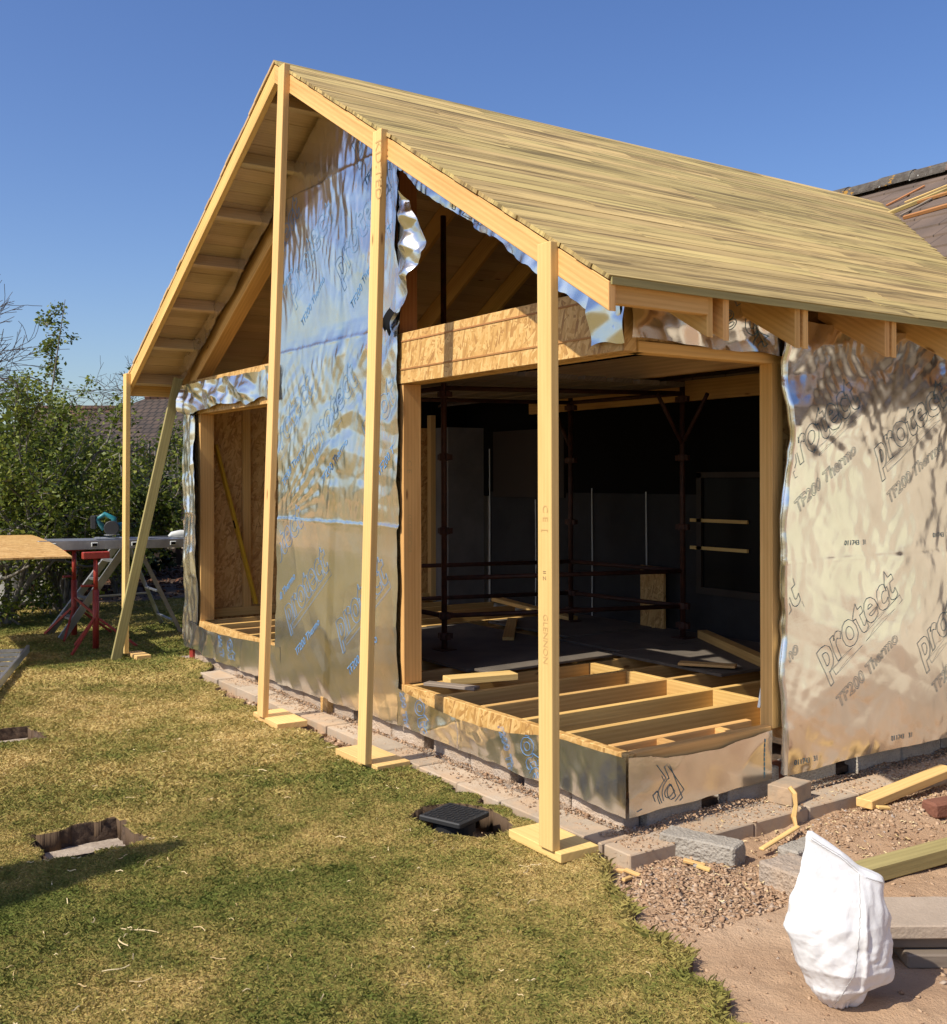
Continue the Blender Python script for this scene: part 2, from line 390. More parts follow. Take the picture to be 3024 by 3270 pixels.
def roof_tile(name, c1, c2, su, sv):
    m, t, b, L = mat(name); co = coord(t, 'UV')
    n = noise(t, coord(t, 'Object'), 2.2, 6, .65); c = ramp(t, n, [(.3, c2), (.7, c1)])
    br = nd(t, 'TexBrick'); L(co, br.inputs['Vector']); br.inputs['Scale'].default_value = 1; br.inputs['Brick Width'].default_value = su; br.inputs['Row Height'].default_value = sv
    br.inputs['Mortar Size'].default_value = .006 if sv > 1 else .03; br.inputs['Color1'].default_value = (1, 1, 1, 1); br.inputs['Color2'].default_value = (.8, .8, .8, 1); br.inputs['Mortar'].default_value = (.25, .25, .25, 1)
    c = mix(t, 1., c, br.outputs['Color'], 'MULTIPLY'); L(c, b.inputs['Base Color']); b.inputs['Roughness'].default_value = .85
    bump(t, b, noise(t, coord(t, 'Object'), 40, 5, .65), .3, .01); return m
M['oldroof'] = roof_tile('brown concrete tile', (.165, .115, .085), (.10, .072, .055), .38, 10)
M['clay'] = roof_tile('red clay tile', (.15, .07, .045), (.085, .045, .032), .24, .3)
M['browntile'] = roof_tile('brown pantile', (.10, .065, .045), (.05, .036, .028), .22, .28)
def lichen():
    m, t, b, L = mat('lichened ridge tile'); co = coord(t, 'Object')
    c = ramp(t, noise(t, co, 9, 6, .7), [(.3, (.05, .04, .032)), (.5, (.10, .085, .07)), (.7, (.16, .15, .13))])
    c = mix(t, mul(t, noise(t, co, 6.5, 4, .7), .62, 'GREATER_THAN'), c, (.36, .19, .03)); c = mix(t, mul(t, noise(t, co, 13.3, 3), .70, 'GREATER_THAN'), c, (.45, .45, .42))
    L(c, b.inputs['Base Color']); b.inputs['Roughness'].default_value = .95; bump(t, b, noise(t, co, 30, 5, .7), 1, .03); return m
M['lichen'] = lichen()
M['ridge'] = plain('plain ridge tile', (.17, .11, .085), .9, col2=(.11, .075, .06), bmp=.3)
def bag_mat():
    m, t, b, L = mat('white woven polypropylene'); co = coord(t, 'Object')
    n = noise(t, co, 7, 5, .6); L(ramp(t, n, [(.3, (.60, .59, .58)), (.6, (.68, .68, .69))]), b.inputs['Base Color'])
    b.inputs['Roughness'].default_value = .45
    wv = nd(t, 'TexWave'); wv.inputs['Scale'].default_value = 60; L(co, wv.inputs['Vector'])
    bump(t, b, mul(t, noise(t, co, 28, 4, .6, .8), mul(t, wv.outputs['Fac'], .02), 'ADD'), .28, .008); return m
M['bag'] = bag_mat()

# ------------------------------------------------------------------ dimensions of the extension
XA, ZA = -3.28, 4.98                 # ridge
TR, TL = .588, .543                  # slope of the right and left pitches
def zt(x): return ZA-(x-XA)*TR if x > XA else ZA-(XA-x)*TL
XR, XL = .46, -7.20                  # eaves
YB = -.52                            # front face of the barge rafters
ZF, ZB = .414, 2.514                 # floor, underside of the header
XW = -6.73                           # far corner of the gable
def valley(x): return 6.86-(x-XA)*.99 if x > XA else 6.86-(XA-x)*.95

# ------------------------------------------------------------------ ground
def grid_axis(lo, hi, f0, f1, fine, coarse_n=14, mid=None):
    a = lo+(f0-lo)*(1-np.linspace(1, 0, coarse_n)**3)[:-1] if lo < f0 else np.array([])
    c = f1+(hi-f1)*(np.linspace(0, 1, coarse_n)**3)[1:] if hi > f1 else np.array([])
    return np.concatenate([a, np.arange(f0, f1+1e-6, fine), c])
HOLES = [(-1.82, -1.32, -2.58, -2.08, .12), (-4.42, -3.92, -2.52, -2.02, .10)]
DH = (-.68, -.60, .30, .22)          # ragged hole round the drain cover
def in_hole(x, y, grow=0., rag=True):
    r = np.zeros(np.shape(x), bool)
    for k, (x0, x1, y0, y1, d) in enumerate(HOLES):
        j = (vnoise(x*10, y*10, 5+k)-.5)*.075+(vnoise(x*30, y*30, 6+k)-.5)*.02 if rag else 0
        r |= (x > x0-grow+j) & (x < x1+grow+j) & (y > y0-grow+j) & (y < y1+grow+j)
    return r
def in_drain(x, y, grow=0.):
    a = np.arctan2(y-DH[1], x-DH[0]); k = 1+.35*(vnoise(a*1.6+9, a*0+2, 3)-.5)
    return ((x-DH[0])/(DH[2]*k+grow))**2+((y-DH[1])/(DH[3]*k+grow))**2 < 1
LAWN_EDGE_X = [-60, -6.9, -6.78, -6.55, -5.75, -5.55, -4.5, -3.5, -2.6, -1.9, -1.3, -.7, -.2, .16, .36, .78, 1.22, 1.58, 3.0, 9., 40]
LAWN_EDGE_Y = [60, 60, -.06, -.04, -.08, -.34, -.40, -.42, -.40, -.36, -.31, -.30, -.30, -.34, -.42, -.69, -.80, -.96, -1.62, -4.6, -22]
def lawn_edge(x): return np.interp(x, LAWN_EDGE_X, LAWN_EDGE_Y)
def is_lawn(x, y, shrink=0.):
    e = lawn_edge(x)+(vnoise(x*7, y*7, 31)-.5)*.12-shrink
    bed = (x < -12.2) & (x > -21) & (y > -9) & (y < 4.6+(x+15)*.25) & (np.hypot((x+16.5)/5.0, (y-.6)/4.6) < 1)   # bark bed
    house = (x > -6.72) & (x < .05) & (y > -.02)
    return (y < e) & ~in_hole(x, y, -.004) & ~in_drain(x, y) & ~house & ~bed
def lawn_z(x, y):
    z = (fbm(x*.7, y*.7, 3)-.47)*.06+(vnoise(x*5, y*5, 8)-.5)*.012
    z = z+.05*np.exp(-(((x+6.1)/.35)**2+((y+.15)/.16)**2))
    return z
def soil_z(x, y):
    z = -.045+(fbm(x*1.6, y*1.6, 12)-.47)*.05+(vnoise(x*14, y*14, 22)-.5)*.018
    z = z+.025*np.exp(-(((x-.62)/.30)**2+((y+.12)/.34)**2))+.05*np.exp(-(((x-.55)/.18)**2+((y-1.5)/.6)**2))
    z = np.where(is_lawn(x, y, .12), np.minimum(z, -.10), z)
    for x0, x1, y0, y1, d in HOLES:
        z = np.where((x > x0-.03) & (x < x1+.03) & (y > y0-.03) & (y < y1+.03), -d+(vnoise(x*20, y*20, 7)-.5)*.014, z)
    z = np.where(in_drain(x, y, .03), -.20+(vnoise(x*15, y*15, 9)-.5)*.08, z)
    return z
def gridmesh(name, xs, ys, zf, mats, keep=None, kind='structure', smooth=True):
    X, Y = np.meshgrid(xs, ys, indexing='ij'); Z = zf(X, Y); nx, ny = X.shape
    idx = np.arange(nx*ny).reshape(nx, ny)
    F = np.stack([idx[:-1, :-1], idx[1:, :-1], idx[1:, 1:], idx[:-1, 1:]], -1).reshape(-1, 4)
    Vv = np.stack([X, Y, Z], -1).reshape(-1, 3)
    if keep is not None:
        c = Vv[F].mean(1); F = F[keep(c[:, 0], c[:, 1])]
        used = np.unique(F); mp = -np.ones(len(Vv), int); mp[used] = np.arange(len(used)); Vv = Vv[used]; F = mp[F]
    o = npmesh(name, Vv, F, mats, None, smooth); tag(o, kind=kind); return o
xs = grid_axis(-260, 200, -4.8, 3.4, .03, 26); ys = grid_axis(-160, 240, -2.9, 3.0, .03, 26)
gridmesh('soil', xs, ys, soil_z, M['soil'])
xs = np.unique(np.concatenate([grid_axis(-250, 40, -8.4, 2.6, .03, 30), np.arange(-22, -8.4, .25)])); ys = np.unique(np.concatenate([grid_axis(-150, 60, -3.4, .3, .03, 26), np.arange(.3, 14, .25)]))
lawn = gridmesh('lawn', xs, ys, lawn_z, M['lawn'], is_lawn)
sm = lawn.modifiers.new('thick', 'SOLIDIFY'); sm.thickness = .13; sm.offset = -1
# dug faces of the pits (dark earth) and their concrete floors
for k, (x0, x1, y0, y1, d) in enumerate(HOLES):
    n = 30; W = []
    for sd_ in range(4):
        ax, ay, bx, by, ox, oy = ((x0, y0, x1, y0, 0, 1), (x1, y0, x1, y1, -1, 0), (x1, y1, x0, y1, 0, -1), (x0, y1, x0, y0, 1, 0))[sd_]
        for q in range(n):
            t = q/n
            for r in range(7):
                z = -d-.02+(d+.015)*r/6; j = .004+.03*float(vnoise(sd_*9+t*14, z*60, 50+k))*(1-r/7)+.012*float(vnoise(sd_*9+t*40, z*120, 51+k)); W.append((ax+(bx-ax)*t+ox*j, ay+(by-ay)*t+oy*j, z))
    i_ = np.arange(4*n*7).reshape(4*n, 7); ii = np.roll(i_, -1, 0); F = np.stack([i_[:, :-1], i_[:, 1:], ii[:, 1:], ii[:, :-1]], -1).reshape(-1, 4)
    tag(npmesh('earth_sides', W, F, M['dirt'], None, False), kind='structure')
    b = MB(); b.box(((x0+x1)/2, (y0+y1)/2, -d-.005), (x1-x0-.03, y1-y0-.03, .03)); o = b.build('footing_pad', M['footing'], None, .004)
    tag(o, ['pale concrete pad at the bottom of the square pit nearest on the lawn', 'pale concrete pad in the square pit at the left edge of the lawn'][k], 'concrete pad', 'deck footings in the lawn')
# dug earth round the drain
P = []; T = []; Fc = []
def rocks(n, xf, yf, zf, smin, smax, squash=.5):
    """n angular stones as one mesh array"""
    base = np.array([(-1, -1, -1), (1, -1, -1), (1, 1, -1), (-1, 1, -1), (-1, -1, 1), (1, -1, 1), (1, 1, 1), (-1, 1, 1)], float)
    fc = np.array([(3, 2, 1, 0), (4, 5, 6, 7), (0, 1, 5, 4), (1, 2, 6, 5), (2, 3, 7, 6), (3, 0, 4, 7)])
    x = xf(n); y = yf(n); s = smin+(smax-smin)*rng.random(n)**6
    v = base[None]*(.12+1.15*rng.random((n, 8, 3)))
    v = v*np.stack([np.ones(n), .5+.5*rng.random(n), squash*(.4+.8*rng.random(n))], -1)[:, None]*s[:, None, None]
    a = rng.random(n)*6.28; e = (rng.random(n)-.5)*1.6
    ce, se = np.cos(e)[:, None], np.sin(e)[:, None]; ca, sa = np.cos(a)[:, None], np.sin(a)[:, None]
    X, Yv, Z = v[..., 0], v[..., 1], v[..., 2]; X, Z = X*ce+Z*se, -X*se+Z*ce; X, Yv = X*ca-Yv*sa, X*sa+Yv*ca
    z = zf(x, y); W = np.stack([X+x[:, None], Yv+y[:, None], Z+(z+s*.15)[:, None]], -1).reshape(-1, 3)
    F = (fc[None]+8*np.arange(n)[:, None, None]).reshape(-1, 4); return W, F, np.repeat(rng.random(n), 6)
def rock_obj(name, n, xf, yf, zf, smin, smax, m, ok=None, squash=.5, kind='stuff'):
    W, F, t = rocks(n, xf, yf, zf, smin, smax, squash)
    if ok is not None:
        c = W.reshape(-1, 8, 3).mean(1); k = ok(c[:, 0], c[:, 1]); F = F.reshape(-1, 6, 4)[k].reshape(-1, 4); t = t.reshape(-1, 6)[k].ravel()
    o = npmesh(name, W, F, m, None, False, t); tag(o, kind=kind); return o
off_lawn = lambda x, y: ~is_lawn(x, y, -.05) & (x > .26)
rock_obj('rubble', 13000, lambda n: .30+.70*rng.random(n)**1.2, lambda n: -.46+rng.normal(.26, .24, n), soil_z, .002, .018, M['rock'], off_lawn, .32)
rock_obj('rubble', 9000, lambda n: .34+np.abs(rng.normal(0, .24, n)), lambda n: .6+2.2*rng.random(n), soil_z, .002, .017, M['rock'], off_lawn)
rock_obj('gravel', 9000, lambda n: .3+3.0*rng.random(n), lambda n: -1.9+4.6*rng.random(n), soil_z, .0012, .014, M['rock'], off_lawn)
rock_obj('rubble', 260, lambda n: DH[0]+rng.normal(0, .17, n), lambda n: DH[1]+rng.normal(0, .13, n), soil_z, .008, .05, M['dirt'], lambda x, y: in_drain(x, y, .01))
rock_obj('rubble', 900, lambda n: -5.4+5.4*rng.random(n), lambda n: -.05+.07*rng.random(n), lambda x, y: x*0+.012, .003, .022, M['rock'])
rock_obj('rubble', 500, lambda n: -5.5+3.6*rng.random(n), lambda n: -.36+.1*rng.random(n), lambda x, y: x*0-.03, .004, .03, M['rock'])

# ------------------------------------------------------------------ kerb of cast blocks round the footing
b = MB(); x = .10
for i in range(13):
    l = .44; z = .03+random.uniform(-.006, .006); b.box((x-l/2, -.16+random.uniform(-.008, .008), z-.08), (l-.008, .20, .16), rz=random.uniform(-.008, .008)); x -= l
y = -.26
for i in range(9):
    l = .44; b.box((.205+random.uniform(-.006, .006), y+l/2, .03-.08+random.uniform(-.004, .004)), (.195, l-.008, .16), rz=random.uniform(-.01, .01)); y += l
tag(b.build('kerb', M['cast'], None, .006), kind='structure')
b = MB(); b.box((-3.35, -.02, -.08), (6.9, .20, .17)); b.box((.09, -.10, -.079), (.36, .26, .15)); b.box((.04, 1.9, -.083), (.22, 3.9, .17))
tag(b.build('footing', M['footing']), kind='structure')

rock_obj('sand', 9000, lambda n: -5.4+5.5*rng.random(n), lambda n: .03-.24*rng.random(n)**2, lambda x, y: np.where(y < -.055, .030, .008+.02*vnoise(x*6, y*9, 4)), .0012, .010, M['rock'])
rock_obj('sand', 11000, lambda n: .0+.30*rng.random(n)**1.7, lambda n: -.2+3.2*rng.random(n), lambda x, y: np.where(x > .105, .030, .012+.03*vnoise(x*9, y*6, 5)), .0012, .011, M['rock'])
# ------------------------------------------------------------------ the extension
EX = empty('house_extension', (0, 0, 0), 'half built timber frame extension wrapped in silver foil with a bare board roof', 'extension')
# plinth blocks
def plinth(x, y, l, front, m='blockp'):
    b = MB()
    if front: b.box((x-l/2, .085, .06), (l-.012, .12, .215))
    else: b.box((-.075, y+l/2, .06), (.12, l-.012, .215))
    b.build('plinth_block', M[m], EX, .008)
x = -.06
for i, l in enumerate((.44, .44, .13, .44, .44, .12, .44, .44, .14, .44, .44, .44, .44, .15, .44, .44, .44, .3)):
    if l > .2: plinth(x, 0, l, True)
    x -= l
y = .15
for l in (.42, .2, .44, .1, .42, .22, .44, .44, .44): 
    if l > .25: plinth(0, y, l, False, 'block')
    y += l
b = MB(); b.box((-.10, 1.26, .07), (.06, .10, .19)); b.build('air_brick', M['redbrick'], EX, .004)
b = MB(); b.box((-6.62, .05, .02), (.10, .10, .30)); b.build('air_brick', M['redsteel'], EX)
b = MB(); b.box((-3.49, .01, .03), (.12, .07, .19)); b.build('packer', M['osb'], EX)
b = MB(); b.box((-3.3, 1.9, .02), (6.4, 3.0, .04)); b.build('sub_floor', M['dirt'], EX)
# floor deck: rim and joists
jd = .20; zj = ZF-jd/2
def J(a, c, wd=.045, name='floor_joist', m='spruce'):
    MB().bar(a, c, wd, jd).build(name, M[m], EX, .003)
J((-2.30, .03, zj), (0.0, .03, zj), .05, 'rim_joist', 'osb'); J((-6.62, .03, zj), (-4.36, .03, zj), .05, 'rim_joist', 'osb')
J((-.035, .06, zj), (-.035, 1.12, zj), .06, 'rim_joist')
MB().bar((-4.36, .03, zj), (-2.3, .03, zj), .05, jd).build('rim_joist', M['spruce'], EX)
jx = [-.20, -.56, -.97, -1.41, -1.83, -2.25, -2.67, -3.09, -3.51, -3.93, -4.35, -4.77, -5.19, -5.61, -6.03, -6.40]
for i, xx in enumerate(jx): J((xx, .056, zj), (xx, 3.40 if i else 1.15, zj))
for i in range(len(jx)-1):
    J((jx[i]-.024, 1.66, zj), (jx[i+1]+.024, 1.66, zj), .045, 'noggin')
MB().bar((-.062, .40, zj+.02), (-.178, .40, zj+.02), .045, .15).build('noggin', M['spruce'], EX); MB().bar((-.062, .86, zj+.02), (-.178, .86, zj+.02), .045, .15).build('noggin', M['spruce'], EX)
# floor sheets already laid
M['deck'] = plain('dusty chipboard', (.14, .115, .09), .9, col2=(.08, .066, .052), nscale=3, bmp=.3)
for (x0, x1, y0, y1) in ((-4.55, -2.42, .62, 2.05), (-4.55, -3.3, 2.30, 3.4), (-3.24, -2.42, 2.14, 3.4), (-2.40, -1.22, 2.02, 3.40)):
    MB().box(((x0+x1)/2, (y0+y1)/2, ZF+.013), (x1-x0, y1-y0, .022)).build('floor_sheet', M['deck'], EX, .002)
# jambs, studs and headers
def T(a, c, wd, h, name, m='spruce', up=(0, 0, 1), bv=.003): return MB().bar(a, c, wd, h, up).build(name, M[m], EX, bv)
def stud(x0, x1, y0, y1, z0, z1, name='stud', m='spruce'):
    MB().box(((x0+x1)/2, (y0+y1)/2, (z0+z1)/2), (x1-x0, y1-y0, z1-z0), grain=(0, 0, 1)).build(name, M[m], EX, .003)
stud(-2.352, -2.302, .01, .155, ZF, ZB, 'jamb'); stud(-.105, -.012, 1.14, 1.19, ZF-.02, ZB+.02, 'jamb'); stud(-4.36, -4.31, .01, .155, ZF, ZB, 'jamb')
stud(-6.42, -6.36, .01, .155, ZF, ZB, 'jamb'); MB().box((-6.54, .085, (ZF+ZB)/2), (.23, .12, ZB-ZF)).build('wall_panel', M['osb'], EX); stud(-.10, -.015, 1.195, 1.24, ZF-.02, ZB+.02, 'jamb')
stud(-2.40, -2.353, .012, .157, ZB+.355, zt(-2.4)-.29, 'stud', 'redwood'); stud(-4.36, -4.31, .012, .157, ZB+.355, zt(-4.36)-.29, 'stud', 'redwood')
for (x0, x1) in ((-2.40, -.02), (-6.66, -4.32)):
    bb = MB().box(((x0+x1)/2, .045, ZB+.178), (x1-x0, .09, .352), grain=(1, 0, 0)).build('header_beam', M['osb'], EX, .002)
    if x1 > -1:
        MB().box(((x0+x1)/2, -.002, ZB+.10), (x1-x0-.004, .006, .010)).build('beam_line', M['redwood'], bb)
        MB().box(((x0+x1)/2, -.002, ZB+.295), (x1-x0-.004, .006, .010)).build('beam_line', M['redwood'], bb)
    MB().box(((x0+x1)/2, .122, ZB+.17), (x1-x0, .06, .34), grain=(1, 0, 0)).build('header_beam', M['spruce'], EX)
T((-.055, .093, ZB+.03), (-.055, 1.25, ZB+.03), .09, .06, 'header_plate'); T((-.06, .095, ZB+.21), (-.06, 3.4, ZB+.21), .06, .29, 'side_beam', 'osb')
# wall cores behind the foil
def wallbox(c, d, m, name): MB().box(c, d).build(name, M[m], EX)
wallbox((-3.33, .09, (ZF+2.9)/2), (1.93, .11, 2.9-ZF), 'osb', 'wall_panel')
MB().solid([(-4.31, .04, 2.9), (-2.40, .04, 2.9), (-2.40, .04, zt(-2.4)-.30), (XA, .04, ZA-.30), (-4.31, .04, zt(-4.31)-.30)], (0, .10, 0)).build('gable_panel', M['osb'], EX)
wallbox((-6.665, 1.78, 1.6), (.10, 3.24, 2.6), 'osb', 'wall_panel'); wallbox((-.09, 2.34, 1.62), (.12, 2.2, 2.6), 'osb', 'wall_panel')
for yy in (.55, 1.15, 1.75, 2.35): stud(-6.612, -6.567, yy, yy+.09, ZF, 2.70, 'stud')
T((-6.585, .2, ZF+.045), (-6.585, 3.3, ZF+.045), .06, .09, 'sole_plate')
stud(-6.60, -6.52, 2.86, 2.93, ZF, 2.6, 'stud', 'cls')
MB().box((-6.42, 3.18, 1.42), (.34, .50, 2.06)).build('masonry_pier', M['plaster'], EX)
wallbox((-3.05, 3.44, 1.05), (6.1, .05, 1.30), 'bwall', 'back_wall'); wallbox((-3.9, 3.46, 2.6), (5.7, .05, 1.9), 'dark', 'back_wall'); wallbox((-.55, 3.46, 2.2), (1.0, .05, 1.1), 'dark', 'back_wall'); wallbox((-6.65, 3.0, 2.75), (.08, .9, .6), 'dark', 'back_wall')  # near-black upper sheets carry the room's deep shade in their colour
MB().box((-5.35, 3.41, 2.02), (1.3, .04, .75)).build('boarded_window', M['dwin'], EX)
fr = MB()
for a in ((-2.75, 3.405, 1.35, .06, .04, 1.1), (-1.85, 3.405, 1.35, .06, .04, 1.1)): fr.box(a[:3], a[3:])
fr.box((-2.3, 3.405, .83), (.96, .05, .06)); fr.box((-2.3, 3.405, 1.88), (.96, .04, .05))
for z_ in (1.466, 1.215): MB().box((-2.52, 3.395, z_), (.68, .02, .03)).build('reflection_strip', M['cls'], EX)  # pale strips standing in for the reflection in the old window
wn = fr.build('old_window', M['dwin'], EX); MB().box((-2.3, 3.412, 1.35), (.84, .01, 1.0)).build('pane', M['glass'], wn)
for xx, z0, z1, yo in ((-5.2, .43, 1.62, 3.395), (-4.25, .43, 1.75, 3.395), (-3.45, .43, 1.72, 3.395), (-6.08, .5, 2.2, 3.395)):
    c = MB().tube([(xx, yo, z0), (xx+.006, yo, (z0+z1)/2), (xx, yo, z1)], .007, 6); c.build('cable', M['grey'], EX)
T((-5.2, 3.33, 2.66), (-.13, 3.33, 2.66), .05, .21, 'ceiling_tie'); T((-5.2, 2.55, 2.80), (-.13, 2.55, 2.80), .05, .20, 'ceiling_tie')

# ---- roof: barge rafters, rafters, lookouts, boards
def sl(x0, x1, top, dep, y0, y1, name, m='spruce', par=None, plumb=True, bv=.003):
    """rafter between x0 and x1 whose top is `top` below the roof plane, depth dep measured vertically"""
    g = V((x1-x0, 0, zt(x1)-zt(x0))).normalized()
    return MB().solid([(x0, y0, zt(x0)-top-dep), (x1, y0, zt(x1)-top-dep), (x1, y0, zt(x1)-top), (x0, y0, zt(x0)-top)], (0, y1-y0, 0), g).build(name, M[m], par or EX, bv)
BT = .034
sl(XA+.001, XR-.01, BT, .137, YB, YB+.045, 'barge_rafter'); sl(XL+.02, XA-.001, BT, .137, YB, YB+.045, 'barge_rafter')
ys_r = [.16, .255, .80, .865, 1.58, 1.645, 2.26, 2.31, 2.9, 2.95]
for i, yy in enumerate(ys_r):
    sl(XA+.03, XR-.03 if i != 0 else XR-.05, BT+.002, .225, yy, yy+.043, 'rafter'); 
    if i % 2 == 0: sl(XL+.05, XA-.03, BT+.002, .225, yy, yy+.043, 'rafter')
for yy in (3.55, 4.15, 4.75, 5.35, 5.95):
    xv = XA+(6.86-yy)/.99-.2; sl(XA+.03, xv, BT+.002, .2, yy, yy+.045, 'rafter'); sl(XA-(6.86-yy)/.95+.2, XA-.03, BT+.002, .2, yy, yy+.045, 'rafter')
sl(XA+.03, -.06, .17, .20, .012, .155, 'gable_rafter', 'redwood'); sl(-6.66, XA-.03, .17, .20, .012, .155, 'gable_rafter')
MB().box((XA, 3.2, ZA-.16), (.05, 6.6, .24), grain=(0, 1, 0)).build('ridge_board', M['spruce'], EX)
for side in (1, -1):
    for k in range(7 if side < 0 else 7):
        xx = XA+side*(.22+.575*k) if side < 0 else XA+(.22+.575*k)
        if xx > XR-.3 and side > 0: continue
        z = zt(xx)-BT-.065; nrm = V((TR if side > 0 else -TL, 0, 1)).normalized()
        T((xx, YB+.046, z), (xx, .01 if abs(xx-XA) > .4 else .01, z), .045, .12, 'lookout', 'soffit', nrm)
T((XR-.06, YB+.046, zt(XR-.06)-.095), (XR-.06, .158, zt(XR-.06)-.095), .045, .125, 'lookout', 'spruce'); T((XL+.07, YB+.046, zt(XL+.07)-.095), (XL+.07, .158, zt(XL+.07)-.095), .045, .125, 'lookout', 'spruce')
# hanger brackets beside the doubled rafters
for yy in (.31, .935, 1.71, 2.37):
    xx = -.045; b = MB(); b.box((xx+.10, yy-.004, zt(xx+.1)-.20), (.055, .003, .17)); b.box((xx+.073, yy+.028, zt(xx)-.21), (.003, .065, .14))
    for q in range(4): b.box((xx+.10, yy-.007, zt(xx+.1)-.26+q*.035), (.012, .004, .012))
    b.build('rafter_bracket', M['galv'], EX)
# roof boards
for side in (1, -1):
    b = MB(); tn = TR if side > 0 else TL; xe = XR if side > 0 else XL
    L_ = abs(xe-XA)*math.sqrt(1+tn*tn); n = 32; pw = L_/n; cs = 1/math.sqrt(1+tn*tn)
    for i in range(n):
        x0 = XA+side*pw*i*cs; x1 = XA+side*(pw*(i+1)-random.uniform(.0015, .0045))*cs
        y = YB-.006+random.uniform(-.007, .005); ye = valley((x0+x1)/2)+random.uniform(-.02, .03); first = True
        while y < ye-.01:
            l = random.uniform(1.6, 4.2) if not first else random.uniform(.9, 4.2); y2 = min(y+l, ye); first = False
            if ye-y2 < .4: y2 = ye
            j = random.uniform(-.0015, .0015)
            nx, nz = -(-tn*side)*cs*.021, -cs*.021
            p = [V((x0, y, zt(x0)+j)), V((x1, y, zt(x1)+j))]
            q = [V((x1-side*tn*cs*.021, y, zt(x1)+j-cs*.021)), V((x0-side*tn*cs*.021, y, zt(x0)+j-cs*.021))]
            b.solid(p+q, (0, y2-y-.002, 0), (0, 1, 0)); y = y2
    b.build('roof_boards', M['sark' if side > 0 else 'soffit'], EX)
MB().bar((XR-.002, YB+.01, zt(XR)-.026), (XR-.002, 3.08, zt(XR)-.026), .012, .034).build('eave_strip', M['green'], EX)
# second thin layer seen along the eave (shadow batten)
T((XR-.045, .2, zt(XR-.03)-.036), (XR-.045, 3.0, zt(XR-.03)-.036), .03, .020, 'eave_strip', 'spruce')

# ------------------------------------------------------------------ foil membranes
def wrinkle(s, z, amp=1., seed=0, fine=1.):
    wx = s+.10*(vnoise(s*3, z*3, seed+1)-.5); wz = z+.10*(vnoise(s*3, z*3, seed+2)-.5)
    h = .018*(vnoise(wx*2.2, wz*1.6, seed+3)-.5)+.020*(ridge(wx*2.6+wz*.8, wz*2.2-wx*1.1, seed+4)**3-.2)*1.
    mask = np.clip(vnoise(s*1.3, z*1.3, seed+9)*2.2-.7, 0, 1)
    h = h+mask*fine*(.010*(ridge(wx*7+wz*2, wz*6, seed+5)**4)+.006*ridge(wx*15, wz*12+wx*4, seed+6)**3)
    return h*amp
class Foil:
    def __init__(s, plane, off=.0, amp=1., seed=0, fine=1., seams=(), extra=None):
        s.plane = plane; s.off = off; s.amp = amp; s.seed = seed; s.fine = fine; s.seams = seams; s.extra = extra
    def d(s, a, z):
        h = s.off+.012+wrinkle(a, z, s.amp, s.seed, s.fine)
        for zs in s.seams:
            e = z-(zs+.012*(vnoise(a*5, a*0+zs, 40)-.5)); h = h+np.where(e < 0, .006*np.exp(e/.5), 0)+.004*np.exp(-(e/.015)**2)*vnoise(a*8, a*0, 41)
        if s.extra: h = h+s.extra(a, z)
        return h
    def world(s, a, z, add=0.):
        a = np.asarray(a, float); z = np.asarray(z, float); h = s.d(a, z)+add
        return np.stack([a, -h, z], -1) if s.plane == 'Y' else np.stack([h, a, z], -1)
    def sheet(s, sx, nu, nv, name='foil_membrane', parent=None):
        """sx(u,v) -> (a,z) arrays"""
        u, v = np.meshgrid(np.linspace(0, 1, nu), np.linspace(0, 1, nv), indexing='ij'); a, z = sx(u, v)
        W = s.world(a, z).reshape(-1, 3); i = np.arange(nu*nv).reshape(nu, nv)
        F = np.stack([i[:-1, :-1], i[1:, :-1], i[1:, 1:], i[:-1, 1:]], -1).reshape(-1, 4)
        s.obj = npmesh(name, W, F, M['foil'], parent or EX, True); return s.obj
ztv = np.vectorize(zt)
def jag(x, k, a, seed): return a*(fbm(x*k, x*0+seed, seed)-.47)*2
# 1 gable panel between the openings
def gab(a, z):
    mid = np.clip((z-1.45)/.35, 0, 1)*np.clip((3.05-z)/.25, 0, 1); top = np.clip((z-3.0)/.5, 0, 1)
    wa = a+.06*(vnoise(a*4, z*4, 90)-.5); wz = z+.06*(vnoise(a*4, z*4, 91)-.5)
    h = top*(crump(a, z, 301, 10, 6, 24, .075, 0., .35, .08, .5)+crump(a, z, 311, 6, 1.5, 5, .05, cover=.5))
    h = h+mid*(crump(a, z, 302, 7, 1.6, 4, .085, cover=.45)+crump(a, z, 303, 14, 5, 20, .085, cover=.42))
    low = 1-np.clip((z-1.3)/.3, 0, 1); h = h+low*(.010*vnoise(a*1.6, z*2.6, 97)+crump(a, z, 304, 5, 1.5, 5, .04, cover=.45))
    fan = np.clip((z-1.5)/.2, 0, 1)*np.clip((2.3-z)/.5, 0, 1)*np.clip((-3.3-a)/.4, 0, 1); an = np.arctan2(z-1.50, a+4.36); h = h+fan*.010*np.abs(((an*7+.6*vnoise(an*5, an*0, 3)) % 1)-.5)*np.clip(np.hypot(z-1.5, a+4.36)*1.6, 0, 1)
    return h
G1 = Foil('Y', .0, .16, 3, .2, (1.52, 2.925, 4.20), gab)
def s1(u, v):
    xl = -4.40; xr = -2.30; a0 = xl+(xr-xl)*u
    top = np.where(a0 < -1, ztv(a0)-.10, 0); bot = .10+.03*(u)+jag(a0, 5, .015, 4)
    z = bot+(top-bot)*v
    L = -4.39+jag(z, 2.2, .05, 6)-.03*np.sin(z*2.1); Rr = -2.31+jag(z, 2.3, .045, 7)-.02*(z < 1.5)
    return L+(Rr-L)*u, z
G1.sheet(s1, 190, 420)
